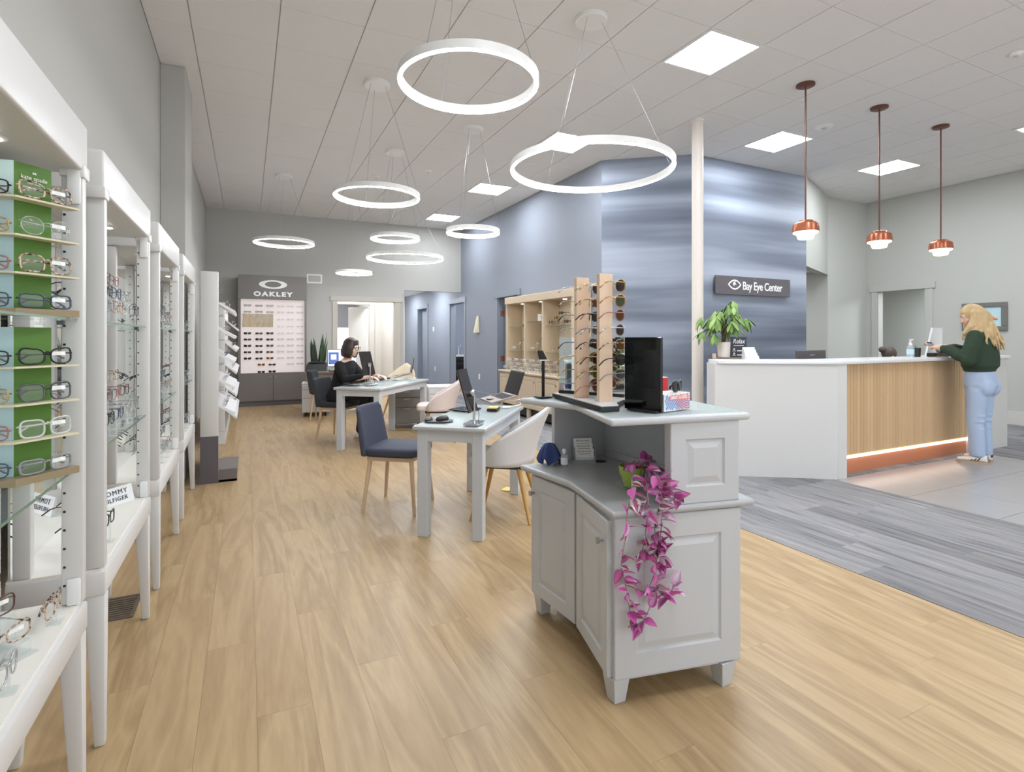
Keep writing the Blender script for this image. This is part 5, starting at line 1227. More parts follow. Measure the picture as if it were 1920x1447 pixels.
for mt in ('money_leaf', 'money_leaf_l'):
    m = MB(); pr = [(0, 0.02), (0.15, 0.08), (0.35, 0.15), (0.58, 0.175), (0.8, 0.12), (1.0, 0.0)]; vs = []
    for (f, w) in pr:
        zc = -0.35*f*f; vs += [(-w, f, zc-0.06*w), (0, f, zc+0.02), (w, f, zc-0.06*w)]
    m.v = [Vector(v) for v in vs]
    for i in range(len(pr)-1):
        for k in range(2): m.f.append((i*3+k, i*3+k+1, (i+1)*3+k+1, (i+1)*3+k)); m.m.append(0)
    lfm.append(m.mesh('leaf', mt, smooth=True))
rl = random.Random(5)
for k in range(30):
    a = k*2.4+rl.uniform(-.3, .3); el = rl.uniform(-0.2, 1.45); L = rl.uniform(0.10, 0.27); b0 = Vector((0.01*math.cos(a), 0.01*math.sin(a), rl.uniform(0.24, 0.40)))
    tip = b0+Vector((math.cos(a)*math.cos(el), math.sin(a)*math.cos(el), math.sin(el)))*L
    MB().tube([b0, (b0+tip)/2+Vector((0, 0, 0.02)), tip], [0.003, 0.0025, 0.002], 5).build('leaf_stalk', 'money_leaf', t, local=True, smooth=True)
    for q in range(6):
        b = a+(q-2.5)*0.75; s = rl.uniform(0.12, 0.165)*(1-0.08*abs(q-2.5))
        dd = Vector((math.cos(b), math.sin(b), rl.uniform(-1.6, -0.35))).normalized()
        o = inst(lfm[rl.random() < 0.35], 'leaf', t); o.matrix_basis = Matrix.Translation(tip) @ dd.to_track_quat('Y', 'Z').to_matrix().to_4x4() @ Matrix.Scale(s, 4)
t = thing('wooden_tray', 'wood tray under the money plant on the reception desk', 'tray', (rp.x+0.1, rp.y-0.02, RTZ), math.atan2(d.y, d.x))
MB().box(-0.17, 0.16, -0.03, 0.02, 0, 0.008).build('tray_base', 'leg_wood', t, local=True); MB().box(-0.19, -0.17, -0.05, 0.02, 0, 0.05).build('tray_block', 'maple', t, local=True)
rs_ = pz(1385, 671, RTZ); t = thing('relax_sign', 'dark slate tabletop sign lettered Relax in white script', 'sign', (rs_.x, rs_.y, RTZ+0.008), math.atan2(d.y, d.x)+0.2)
MB().box(-0.088, 0.088, 0, 0.006, 0, 0.215).build('board', 'sign_slate', t, local=True)
SM = wmat(t) @ frame_M((0, -0.0005, 0), (1, 0, 0), (0, 0, 1))
text('Relax', 0.07, SM @ Matrix.Translation((0, 0.168, 0)), 'print_white', t, ext=0.0005, shear=0.25, offset=0.0008, sx=0.85)
MB().box(-0.055, 0.055, 0.120, 0.128, 0, 0.0006).xf(SM).build('print_line', 'print_white', t)
for z in (0.085, 0.04):
    MB().lathe([(0.011, 0), (0.011, 0.0006)], n=16).xf(SM @ Matrix.Translation((-0.05, z, 0))).build('icon', 'print_white', t)
    MB().box(-0.07, -0.03, z-0.022, z-0.016, 0, 0.0006).xf(SM).build('print_line', 'print_white', t)
    MB().box(-0.018, 0.055, z-0.022, z-0.010, 0, 0.0006).xf(SM).build('print_line', 'print_white', t)
rc = pz(1408, 673, RTZ); t = thing('card_rack', 'white tiered card rack beside the slate sign on the reception desk', 'card holder', (rc.x, rc.y, RTZ+0.0008), math.atan2(d.y, d.x)+0.1)
for k in range(4):
    MB().hexa([(-0.065+0.0, -0.05+k*0.03, 0), (0.065, -0.05+k*0.03, 0), (0.065, -0.02+k*0.03, 0), (-0.065, -0.02+k*0.03, 0)], [(-0.06, -0.035+k*0.03, 0.035+k*0.028), (0.06, -0.035+k*0.03, 0.035+k*0.028), (0.06, -0.02+k*0.03, 0.035+k*0.028), (-0.06, -0.02+k*0.03, 0.035+k*0.028)]).build('card_stack', 'paper', t, local=True)
t = thing('desk_monitor', 'back of a slate grey monitor rising behind the reception counter', 'monitor', (5.62, 3.95, 0.7406), math.radians(8))
MB().box(-0.30, 0.30, -0.015, 0.015, 0.08, 0.435).build('monitor_back', 'sign_grey', t, local=True, bevel=0.004, bseg=1); MB().box(-0.03, 0.03, 0.0, 0.04, 0, 0.15).build('neck', 'black', t, local=True); MB().box(-0.12, 0.12, -0.08, 0.12, 0, 0.012).build('foot', 'black', t, local=True)
MB().box(-0.29, 0.29, 0.015, 0.018, 0.09, 0.425).build('display', 'screen', t, local=True)
MB().box(-0.05, 0.05, -0.0165, -0.015, 0.375, 0.39).build('badge', 'silver', t, local=True)
rs2 = pz(1707, 663, RTZ); q = Vector((6.50, 3.36, RTZ))
def on_top(u, Y): 
    x, y, _ = ray(u, 660); k = Y/y; return Vector((x*k, Y, RTZ+0.0006))
q = on_top(1707, 3.42); t = thing('hand_sanitizer', 'clear pump bottle of hand sanitizer on the reception counter', 'bottle', q)
MB().lathe([(0.032, 0), (0.036, 0.004), (0.036, 0.11), (0.028, 0.125), (0.016, 0.13)], n=20).build('body', 'bottle_clear', t, local=True, smooth='auto')
MB().lathe([(0.0365, 0.03), (0.0365, 0.09)], n=20, cap=False).build('label', 'blue_card', t, local=True, smooth=True)
MB().lathe([(0.016, 0.13), (0.018, 0.132), (0.018, 0.155), (0.008, 0.158), (0.008, 0.185)], n=16).build('pump', 'white_plastic', t, local=True, smooth='auto')
MB().box(-0.012, 0.045, -0.009, 0.009, 0.185, 0.198).build('nozzle', 'white_plastic', t, local=True, bevel=0.003, bseg=1)
q = on_top(1719, 3.44); t = thing('pen_cup', 'dark mesh pen cup beside the sanitizer bottle', 'cup', q)
MB().lathe([(0.034, 0), (0.038, 0.1), (0.035, 0.1), (0.031, 0.004)], n=20, cap=False).build('cup', 'dark_plastic', t, local=True, smooth='auto')
for k in range(3): MB().cyl((0.008*k-0.01, 0.005, 0.005), (0.018*k-0.018, 0.01, 0.125), 0.003, n=6).build('pen', ['black', 'blue_print', 'silver'][k], t, local=True)
q = on_top(1752, 3.53); t = thing('privacy_screen', 'white slanted counter screen behind the customer\'s hands', 'counter screen', q)
m = MB(); pr = [(-0.17, 0), (0.17, 0), (0.17, 0.33), (-0.03, 0.33)]
m.v = [Vector((x, y, z)) for y in (0, 0.02) for x, z in pr]; m.f = [(0, 1, 2, 3), (7, 6, 5, 4), (0, 4, 5, 1), (1, 5, 6, 2), (2, 6, 7, 3), (3, 7, 4, 0)]; m.m = [0]*6
m.build('panel', 'white_gloss', t, local=True); MB().box(-0.17, 0.17, -0.04, 0.06, 0, 0.01).build('foot', 'white_gloss', t, local=True)
q = on_top(1760, 3.40); t = thing('black_tray', 'black tray with a dark pouch on the counter before the customer', 'tray', q)
MB().box(-0.13, 0.14, -0.04, 0.06, 0, 0.045).build('tray_body', 'black', t, local=True, bevel=0.008)
blob(0.10, 0.02, 0.045, 0.10, 0.13, 0.09, 0.03, 0.7).build('pouch', 'frame_tort', t, local=True, smooth=True)
q = on_top(1762, 3.27); t = thing('glasses_mat', 'thin cork mat at the counter edge before the customer', 'mat', (q.x, 3.285, RTZ+0.0006))
MB().box(-0.14, 0.14, -0.04, 0.03, 0, 0.006).build('mat', 'leg_wood', t, local=True)

# ================================================================== WALL SIGN, ARTWORK
t = thing('wall_sign', 'grey wall sign with white eye logo and lettering on the blue mural', 'sign', (6.61, 5.535, 2.055))
bd_ = MB().box(-0.77, 0.77, -0.012, 0.0, -0.13, 0.13).build('sign_board', 'sign_grey', t, local=True)
SM = wmat(t) @ frame_M((0, -0.0125, 0), (1, 0, 0), (0, 0, 1))
text('Bay Eye Center', 0.165, SM @ Matrix.Translation((0.175, -0.005, 0)), 'print_white', t, ext=0.004, offset=0.002, sx=0.86, space=0.94)
m = MB(); n = 24
def lens_curve(s, h, n=24): return [(-0.13+0.26*i/n, s*h*math.sin(math.pi*i/n)**0.8) for i in range(n+1)]
for s in (1, -1):
    o_ = lens_curve(s, 0.072); i_ = [(x*0.80, y*0.72) for x, y in o_]
    for k in range(n): m.prism([o_[k], o_[k+1], i_[k+1], i_[k]], 0, 0.004)
m.xf(SM @ Matrix.Translation((-0.40, 0.01, 0))).build('logo_outline', 'print_white', t)
m = MB()
for k in range(22):
    a0, a1 = 1.2+k*0.26, 1.2+(k+1)*0.26; r0, r1 = 0.046-0.0014*k, 0.046-0.0014*(k+1); wd = 0.016
    m.prism([(r0*math.cos(a0), r0*math.sin(a0)), (r1*math.cos(a1), r1*math.sin(a1)), ((r1-wd)*math.cos(a1), (r1-wd)*math.sin(a1)), ((r0-wd)*math.cos(a0), (r0-wd)*math.sin(a0))], 0, 0.004)
m.lathe([(0.026, 0), (0.026, 0.004)], n=18)
m.xf(SM @ Matrix.Translation((-0.40, 0.01, 0.001))).build('logo_swirl', 'print_white', t)
for x in (-0.74, 0, 0.74):
    for z in (-0.105, 0.105): MB().cyl((x, -0.016, z), (x, 0.028, z), 0.011, n=12).build('standoff', 'silver', t, local=True, smooth='auto')
py0, py1, pz0, pz1 = 4.10, 4.52, 1.42, 1.86
t = thing('framed_shell_picture', 'grey framed picture of an orange shell on the right wall', 'picture', (XR, (py0+py1)/2+0.08, pz0))
hw = 0.29; hh = 0.44
for (a, b, c, e_) in ((-hw, hw, 0, 0.07), (-hw, hw, hh-0.07, hh), (-hw, -hw+0.07, 0.07, hh-0.07), (hw-0.07, hw, 0.07, hh-0.07)): MB().box(-0.035, 0, a, b, c, e_).build('frame_side', 'frame_grey', t, local=True, bevel=0.006, bseg=1)
MB().box(-0.012, 0, -hw+0.06, hw-0.06, 0.06, hh-0.06).build('backing', 'blue_card', t, local=True)
m = MB(); rings = []
for k in range(9):
    f = k/8; r = 0.012+0.035*math.sin(math.pi*min(1, f*1.1))**0.8; c = Vector((-0.018, 0.10-0.27*f, 0.27-0.09*f)); rings.append([c+Vector((-0.008*math.cos(2*math.pi*i/12), 0, r*math.sin(2*math.pi*i/12))) for i in range(12)])
m.loft(rings).build('shell', 'fish', t, local=True, smooth=True)

# ================================================================== CREAM HUTCH ON THE BLUE WALL
t = thing('cream_hutch', 'cream wall hutch with three lit bays over panelled cupboards', 'hutch', (4.2, 7.6, 0))
FX, HXF = 3.95, 4.17; Y0h, Y1h = 8.66, 6.62
MB().box(FX+0.04, XA-0.01, Y1h+0.02, Y0h-0.02, 0.19, 0.725).build('base_body', 'cream', t)
MB().box(FX+0.10, XA-0.01, Y1h+0.06, Y0h-0.06, 0.05, 0.19).build('kick', 'black', t)
for y in (Y1h+0.03, Y0h-0.03, (Y0h+Y1h)/2): MB().box(FX+0.06, FX+0.14, y-0.04, y+0.04, 0, 0.19).build('foot', 'cream', t)
MB().box(FX, XA-0.01, Y1h, Y0h, 0.725, 0.757).build('counter', 'cream', t, smooth=True, bevel=0.01, bseg=2)
nd = 3
for k in range(nd):
    ya = Y0h-0.03-k*(Y0h-Y1h-0.06)/nd; yb = ya-(Y0h-Y1h-0.06)/nd
    M = face_M(Vector((FX+0.04, ya-0.004)), Vector((FX+0.04, yb+0.004)), 0.20, 0.018)
    dd = raised_panel(MB(), M, abs(yb-ya)-0.008, 0.50, 0.018, 0.06).build('door', 'cream', t)
    MB().cyl((FX+0.022, yb+0.05, 0.62), (FX+0.002, yb+0.05, 0.62), 0.01, n=10).build('knob', 'silver', dd)
pts = {u: px_(u, 600, HXF).y for u in (949, 953, 981, 1016, 1053)}
ya, yb = pts[949], pts[1053]-0.3
ztop0, ztop1 = 1.88, 2.04
MB().box(HXF-0.03, XA-0.01, yb, ya, 1.90, 2.02).build('fascia', 'cream', t, bevel=0.006, bseg=1)
MB().box(XA-0.03, XA-0.011, yb, ya, 0.757, 1.90).build('back_panel', 'cream_in', t)
by = [ya-0.02, px_(983, 600, HXF).y, px_(1017, 600, HXF).y, pts[1053]-0.28]
for y in by: MB().box(HXF, XA-0.03, y-0.022, y+0.022, 0.757, 1.90).build('upright', 'cream', t, bevel=0.003, bseg=1)
rh = random.Random(9)
for k in range(3):
    a, b = by[k]-0.022, by[k+1]+0.022
    for z, nm in ((1.08, 'lower'), ((1.50, 1.58, 1.50)[k], 'upper')): 
        g = MB().box(HXF+0.04, XA-0.03, b, a, z-0.006, z).build('glass_shelf', 'glass', t)
        MB().box(HXF+0.039, HXF+0.0405, b, a, z-0.006, z).build('shelf_edge', 'green_edge', g)
    dl = MB().lathe([(0.03, 1.894), (0.03, 1.90)], (HXF+0.15, (a+b)/2, 0), 16).build('downlight', 'spot_light', t)
bayn = ['left', 'middle', 'right']
for k in range(3):
    a, b = by[k]-0.05, by[k+1]+0.05
    for q in range(3):
        y = a+(b-a)*(q+0.5)/3; fr = (['frame_white', 'frame_silver', 'frame_gold'] if k < 2 else ['frame_tort', 'frame_brown', 'frame_black'])[q]
        on_stand(HXF+0.075, y, 1.08, 0.06+0.07*q, (-1, 0), f'{CN[fr]} eyeglasses, {ORDN[q]} on the lower shelf of the {bayn[k]} hutch bay', 'eyeglasses in the cream hutch', f'{ORDN[q]} pair, lower shelf, {bayn[k]} hutch bay', shape=['rect', 'round', 'square'][q], fr=fr, thick=0.003, folded=True)
for k in range(4):
    fr = ['frame_tort', 'frame_gold', 'frame_brown', 'frame_black'][k]; y = by[2]-0.12-k*0.15
    on_stand(HXF+0.08, y, 1.50, 0.06+0.065*(k % 3), (-1, 0), f'{CN[fr]} sunglasses, {ORDN[k]} on the upper shelf of the right hutch bay', 'eyeglasses in the cream hutch', f'{ORDN[k]} pair, upper shelf, right hutch bay', shape='aviator', fr=fr, ln='lens_brown', thick=0.0035, sun=True)
tt = thing('white_brand_block', 'small white block on the upper shelf of the middle hutch bay', 'sign', (HXF+0.12, by[2]+0.16, 1.5806), 0.5)
MB().box(-0.05, 0.05, -0.09, 0.09, 0, 0.11).build('block', 'white_gloss', tt, local=True, bevel=0.004, bseg=1); MB().box(-0.053, -0.05, -0.02, 0.02, 0.04, 0.07).build('mark', 'frame_gold', tt, local=True)
tt = thing('red_glasses_case', 'small red glasses case on the upper shelf of the left hutch bay', 'case', (HXF+0.12, by[1]+0.17, 1.5006), 0.2)
blob(0, 0, 0, 0.05, 0.06, 0.15, 0.02, 0.5).build('case_body', 'red_box', tt, local=True, smooth=True); MB().box(-0.031, 0.031, -0.076, 0.076, 0.026, 0.029).build('seam', 'black', tt, local=True)
for r in range(3):
    for k in range(13):
        y = Y0h-0.17-k*0.142; x = FX+0.06+0.036*r
        fr = ['frame_white', 'frame_silver', 'frame_white', 'frame_grey2'][(k*3+r) % 4] if k < 9 else ['frame_brown', 'frame_silver', 'frame_black', 'frame_tort'][(k+r) % 4]
        on_stand(x, y, 0.757, 0.055+0.066*r, (-1, -0.06), f'{CN[fr]} eyeglasses, {ORDN[k]} from the left in the {["front", "middle", "rear"][r]} hutch counter row', 'eyeglasses on the hutch counter', f'{ORDN[k]} pair, {["front", "middle", "rear"][r]} hutch counter row', shape=['rect', 'square', 'round', 'square'][(k+r) % 4], fr=fr, thick=0.003, folded=(r == 2))
# ================================================================== PEOPLE
P('skin', (222, 178, 152), 0.55); P('skin2', (226, 190, 170), 0.55)
P('hair_blonde', (196, 168, 124), 0.5, bump=0.6, bscale=60, vary=0.25, vscale=25); P('hair_dark', (52, 38, 34), 0.4, bump=0.4, bscale=80, vary=0.2, vscale=25); P('hair_brown', (84, 74, 68), 0.6, bump=0.4, bscale=80)
P('sweater_green', (44, 62, 46), 0.9, bump=0.35, bscale=250, vary=0.12, vscale=9); P('denim', (168, 186, 212), 0.85, bump=0.3, bscale=350, vary=0.08, vscale=8); P('knit_black', (22, 22, 24), 0.9, bump=0.3, bscale=250); P('top_grey', (110, 112, 118), 0.9)
P('sneaker', (226, 224, 218), 0.55); P('sole', (178, 156, 132), 0.6); P('eye_white', (240, 238, 234), 0.3); P('lip', (186, 112, 104), 0.5)
def ell(mb, c, r, n=16, m=10, M=None):
    vs, fs = [], []
    for i in range(1, m):
        a = math.pi*i/m
        for k in range(n):
            b = 2*math.pi*k/n; vs.append(Vector((r[0]*math.sin(a)*math.cos(b), r[1]*math.sin(a)*math.sin(b), r[2]*math.cos(a))))
    vs += [Vector((0, 0, r[2])), Vector((0, 0, -r[2]))]
    for i in range(m-2):
        for k in range(n): fs.append((i*n+k, (i+1)*n+k, (i+1)*n+(k+1) % n, i*n+(k+1) % n))
    t_, b_ = len(vs)-2, len(vs)-1
    for k in range(n): fs.append((t_, k, (k+1) % n)); fs.append((b_, (m-2)*n+(k+1) % n, (m-2)*n+k))
    if M is not None: vs = [M @ v for v in vs]
    return mb.add([Vector(c)+v for v in vs], fs)
def limb(mb, pts, rs, n=14):
    pts = [Vector(p) for p in pts]
    mb.tube(pts, rs, n)
    for p, r in zip(pts, rs): ell(mb, p, (r, r, r), 12, 8)
def rings(mb, rows, n=24, e=0.9):
    """rows: (center, rx, ry)"""
    R = []
    for c, rx, ry in rows: R.append([Vector(c)+Vector((rx*sgnp(math.cos(2*math.pi*k/n), e), ry*sgnp(math.sin(2*math.pi*k/n), e), 0)) for k in range(n)])
    mb.loft(R)
def fuse(mb, name, mat, parent, voxel=0.009, smooth=4):
    me = mb.mesh(name, mat); o = bpy.data.objects.new(name, me); COL.objects.link(o)
    md = o.modifiers.new('r', 'REMESH'); md.mode = 'VOXEL'; md.voxel_size = voxel; md.use_smooth_shade = True
    ms = o.modifiers.new('s', 'SMOOTH'); ms.iterations = smooth; ms.factor = 0.5
    dg = bpy.context.evaluated_depsgraph_get(); dg.update()
    me2 = bpy.data.meshes.new_from_object(o.evaluated_get(dg)); bpy.data.objects.remove(o, do_unlink=True)
    me2.materials.clear(); me2.materials.append(MATS[mat]); me2.name = name
    me2.polygons.foreach_set('use_smooth', [True]*len(me2.polygons))
    o = bpy.data.objects.new(name, me2); COL.objects.link(o); o.parent = parent
    return o
def hand(mb, wrist, d, up, side, curl=0.5, s=1.0):
    """palm along d, back of hand along up, side = thumb direction sign"""
    d = Vector(d).normalized(); up = (Vector(up)-d*Vector(up).dot(d)).normalized(); x = d.cross(up).normalized()*side
    w = Vector(wrist); palm = w+d*0.045*s
    M = Matrix((x, d, up)).transposed()
    ell(mb, palm, (0.038*s, 0.048*s, 0.015*s), 14, 8, M.to_4x4())
    limb(mb, [w-d*0.02, w+d*0.02], [0.024*s, 0.024*s], 10)
    for k, (ox, L) in enumerate(((0.027, 0.070), (0.009, 0.080), (-0.009, 0.074), (-0.027, 0.058))):
        b = w+d*0.082*s+x*ox*s; c = curl
        p1 = b+(d*math.cos(c)-up*math.sin(c))*L*0.42*s; p2 = p1+(d*math.cos(c*2)-up*math.sin(c*2))*L*0.33*s; p3 = p2+(d*math.cos(c*2.7)-up*math.sin(c*2.7))*L*0.25*s
        limb(mb, [b, p1, p2, p3], [0.0095*s, 0.009*s, 0.0085*s, 0.0075*s], 8)
    b = w+d*0.03*s+x*0.03*s; p1 = b+(x*0.7+d*0.6-up*0.3).normalized()*0.035*s; p2 = p1+(d*0.9+x*0.25-up*0.4).normalized()*0.03*s
    limb(mb, [b, p1, p2], [0.0125*s, 0.0105*s, 0.0085*s], 8)
def head(mb, c, f, pitch, s=1.0, yaw=0.0):
    """c: head centre; returns matrix of head (y forward)"""
    M = Matrix.Translation(Vector(c)) @ Matrix.Rotation(yaw, 4, 'Z') @ Matrix.Rotation(-pitch, 4, 'X') @ Matrix.Scale(s, 4)
    tmp = MB()
    ell(tmp, (0, -0.012, 0.025), (0.073, 0.092, 0.088)); ell(tmp, (0, 0.022, -0.03), (0.058, 0.066, 0.080))
    ell(tmp, (0, 0.058, -0.088), (0.024, 0.022, 0.02)); ell(tmp, (0, 0.075, -0.062), (0.022, 0.014, 0.008)); ell(tmp, (0, 0.074, -0.071), (0.02, 0.014, 0.008))
    tmp.hexa([(-0.017, 0.075, -0.038), (0.017, 0.075, -0.038), (0.012, 0.112, -0.034), (-0.012, 0.112, -0.034)], [(-0.007, 0.078, 0.02), (0.007, 0.078, 0.02), (0.005, 0.088, 0.018), (-0.005, 0.088, 0.018)])
    for sx in (-1, 1):
        ell(tmp, (sx*0.075, -0.005, -0.012), (0.010, 0.018, 0.030)); ell(tmp, (sx*0.038, 0.052, -0.028), (0.024, 0.022, 0.02)); ell(tmp, (sx*0.03, 0.072, 0.028), (0.022, 0.012, 0.007))
    mb.add([M @ v for v in tmp.v], tmp.f)
    return M
def eyes(M, parent):
    for sx in (-1, 1):
        e = ell(MB(), (0, 0, 0), (0.011, 0.011, 0.011), 10, 8); e.xf(M @ Matrix.Translation((sx*0.030, 0.067, 0.008))).build('eye', 'eye_white', parent, local=True, smooth=True)
        ell(MB(), (0, 0, 0), (0.005, 0.003, 0.005), 8, 6).xf(M @ Matrix.Translation((sx*0.030, 0.0775, 0.007))).build('iris', 'hair_dark', parent, local=True, smooth=True)
        MB().tube([M @ Vector((sx*0.016, 0.080, 0.027)), M @ Vector((sx*0.03, 0.079, 0.031)), M @ Vector((sx*0.046, 0.070, 0.026))], 0.003, 5).build('eyebrow', 'hair_dark', parent, local=True, smooth=True)
    MB().tube([M @ Vector((-0.02, 0.078, -0.066)), M @ Vector((0, 0.089, -0.065)), M @ Vector((0.02, 0.078, -0.066))], 0.004, 6).build('lips', 'lip', parent, local=True, smooth=True)
def shoe(parent, pos, rz, stripes=True, pitch=0.0):
    M = Matrix.Translation(Vector(pos)) @ Matrix.Rotation(rz, 4, 'Z') @ Matrix.Rotation(pitch, 4, 'X')
    m = MB(); R = []
    for y, w, h in ((-0.075, 0.026, 0.055), (-0.06, 0.034, 0.075), (-0.02, 0.036, 0.078), (0.03, 0.038, 0.062), (0.08, 0.044, 0.045), (0.13, 0.042, 0.035), (0.165, 0.026, 0.026), (0.172, 0.012, 0.02)):
        R.append([Vector((w*sgnp(math.cos(2*math.pi*k/16), 0.8), y, 0.02+max(0, 0.5+0.5*sgnp(math.sin(2*math.pi*k/16), 0.8))*(h-0.0))) for k in range(16)])
    m.loft(R); s = m.xf(M).build('shoe', 'sneaker', parent, local=True, smooth=True, fix=True)
    so = MB().prism([(0.03, -0.08), (0.04, 0.0), (0.047, 0.08), (0.044, 0.14), (0.02, 0.177), (-0.02, 0.177), (-0.044, 0.14), (-0.047, 0.08), (-0.04, 0.0), (-0.03, -0.08)], 0, 0.024).xf(M).build('sole', 'sole', s, local=True)
    if stripes:
        for sx in (-1, 1):
            for q in range(3):
                y = 0.0+q*0.026
                MB().hexa([(sx*0.0385, y, 0.03), (sx*0.042, y, 0.03), (sx*0.042, y+0.010, 0.03), (sx*0.0385, y+0.010, 0.03)], [(sx*0.024, y-0.03, 0.072-q*0.004), (sx*0.034, y-0.03, 0.072-q*0.004), (sx*0.034, y-0.02, 0.072-q*0.004), (sx*0.024, y-0.02, 0.072-q*0.004)]).xf(M).build('stripe', 'black', s, local=True)
        MB().box(-0.02, 0.02, -0.078, -0.06, 0.05, 0.075).xf(M).build('heel_tab', 'black', s, local=True)
    return s
# ---- standing customer
WF = Vector((-0.10, 0.995)); HYAW = math.radians(38); wp = pz(1826, 864); wp.y -= 0.05
t = thing('person', 'standing woman with long blonde hair, green sweatshirt and light jeans at the counter', 'person', (wp.x, wp.y, 0), yaw_to(WF))
b = MB()
hc = (0.0, 0.075, 1.545); HM_ = head(b, hc, None, math.radians(24), 1.0, HYAW)
limb(b, [(0, 0.0, 1.36), (0, 0.03, 1.42), (0, 0.055, 1.48)], [0.06, 0.052, 0.052])
rings(b, [((0, 0, 0.80), 0.15, 0.11), ((0, 0, 0.92), 0.15, 0.105), ((0, 0.0, 1.05), 0.125, 0.09), ((0, 0, 1.2), 0.145, 0.10), ((0, -0.005, 1.32), 0.15, 0.085), ((0, 0, 1.385), 0.08, 0.06)])
for sx in (-1, 1):
    limb(b, [(sx*0.085, -0.005, 0.80), (sx*0.09, 0.005, 0.46), (sx*0.095, -0.01, 0.08)], [0.075, 0.05, 0.034])
    limb(b, [(sx*0.095, -0.01, 0.075), (sx*0.095, 0.08, 0.045)], [0.033, 0.025])
    sh, el, wr = (sx*0.165, -0.005, 1.335), ((0.16, 0.10, 1.09) if sx > 0 else (-0.25, 0.03, 1.07)), (sx*0.075-0.145, 0.275, 1.215)
    limb(b, [sh, el, wr], [0.046, 0.038, 0.026])
hand(b, (-0.07, 0.275, 1.215), (-0.75, 0.65, 0.15), (0.2, 0, 1), -1, 0.45)
hand(b, (-0.22, 0.275, 1.205), (-0.15, 0.9, 0.12), (0, -0.3, -1), -1, 0.5)
fuse(b, 'body', 'skin', t, 0.007, 3); eyes(HM_, t)
sw_ = MB()
rings(sw_, [((0, 0, 0.955), 0.168, 0.122), ((0, 0, 0.985), 0.178, 0.13), ((0, -0.005, 1.02), 0.20, 0.152), ((0, -0.01, 1.10), 0.195, 0.148), ((0, -0.01, 1.2), 0.19, 0.138), ((0, -0.01, 1.3), 0.182, 0.118), ((0, -0.005, 1.36), 0.145, 0.09), ((0, 0.005, 1.405), 0.075, 0.065)])
for sx in (-1, 1):
    limb(sw_, ([(-0.155, -0.008, 1.325), (-0.215, 0.0, 1.2), (-0.25, 0.02, 1.085), (-0.245, 0.09, 1.13), (-0.23, 0.19, 1.19), (-0.226, 0.235, 1.20)] if sx < 0 else [(0.155, -0.008, 1.325), (0.185, 0.045, 1.2), (0.17, 0.085, 1.10), (0.11, 0.13, 1.155), (0.0, 0.215, 1.20), (-0.03, 0.248, 1.205)]), [0.072, 0.072, 0.068, 0.064, 0.05, 0.038])
    for q in range(4): ell(sw_, (-0.245+0.012*q, 0.02-0.004*q, 1.06+0.05*q), (0.066, 0.068, 0.014))
fuse(sw_, 'sweatshirt', 'sweater_green', t, 0.009, 3)
jn = MB()
rings(jn, [((0, 0, 0.735), 0.10, 0.07), ((0, -0.008, 0.765), 0.165, 0.12), ((0, -0.015, 0.82), 0.182, 0.138), ((0, -0.01, 0.90), 0.172, 0.13), ((0, 0, 0.99), 0.15, 0.115)])
for sx in (-1, 1):
    ell(jn, (sx*0.082, -0.072, 0.80), (0.092, 0.082, 0.105))
    limb(jn, [(sx*0.09, -0.005, 0.76), (sx*0.094, 0.0, 0.6), (sx*0.095, 0.01, 0.45), (sx*0.097, -0.005, 0.28), (sx*0.098, -0.012, 0.12)], [0.094, 0.088, 0.076, 0.070, 0.070])
    jn.tube([(sx*0.098, -0.012, 0.14), (sx*0.098, -0.012, 0.075)], [0.068, 0.069], 16)
    for q, (z, r) in enumerate(((0.62, 0.083), (0.5, 0.075), (0.44, 0.074), (0.36, 0.070), (0.2, 0.069), (0.14, 0.07))): ell(jn, (sx*0.096+0.004*math.sin(q*3), -0.006, z), (r+0.003, r+0.003, 0.022))
fuse(jn, 'jeans', 'denim', t, 0.008, 8)
shoe(t, (-0.100, -0.02, 0), 0.25); shoe(t, (0.100, 0.0, 0), -0.15)
hr = MB()
def hp(x, y, z): return HM_ @ Vector((x, y, z))
ell(hr, (0, 0, 0), (0.086, 0.100, 0.094), 16, 10, HM_.to_3x3().to_4x4()); hr.v = [v+hp(0, -0.022, 0.034) for v in hr.v]
NH = 23
def lock_path(k, wv, sp=1.0):
    fx = -1+2*k/(NH-1); ph = math.radians(118)*fx; sn, cs = math.sin(ph), math.cos(ph); bk = max(0.0, cs); j = math.sin(k*2.7)
    out = [(0.05*sn, 0.035-0.03*cs, 1.635)]
    for i, (z, R) in enumerate(((1.575, 0.09), (1.50, 0.098), (1.43, 0.108), (1.36, 0.12), (1.29, 0.128), (1.215, 0.132))):
        if bk < 0.35 and i > 4: continue
        wx = wv*0.006*i*math.sin(k*1.7+i*1.9)
        out.append((R*sn*sp*(1.0+0.05*i*bk)+wx, 0.035-R*cs-0.016*i*bk+0.012*i*(1-bk)*0.6, z+(0.03*j if i == 5 else 0)))
    return out
def hyaw(p):
    wgt = min(1.0, max(0.15, (p[2]-1.28)/0.22)); a = HYAW*wgt; x, y = p[0], p[1]-0.06
    return Vector((x*math.cos(a)-y*math.sin(a), 0.06+x*math.sin(a)+y*math.cos(a), p[2]))
for k in range(NH):
    pts_ = [hyaw(p) for p in lock_path(k, 1.0)]; limb(hr, pts_, [0.022, 0.026, 0.026, 0.026, 0.024, 0.020, 0.012][:len(pts_)-1]+[0.007], 8)
fuse(hr, 'hair', 'hair_blonde', t, 0.007, 2)
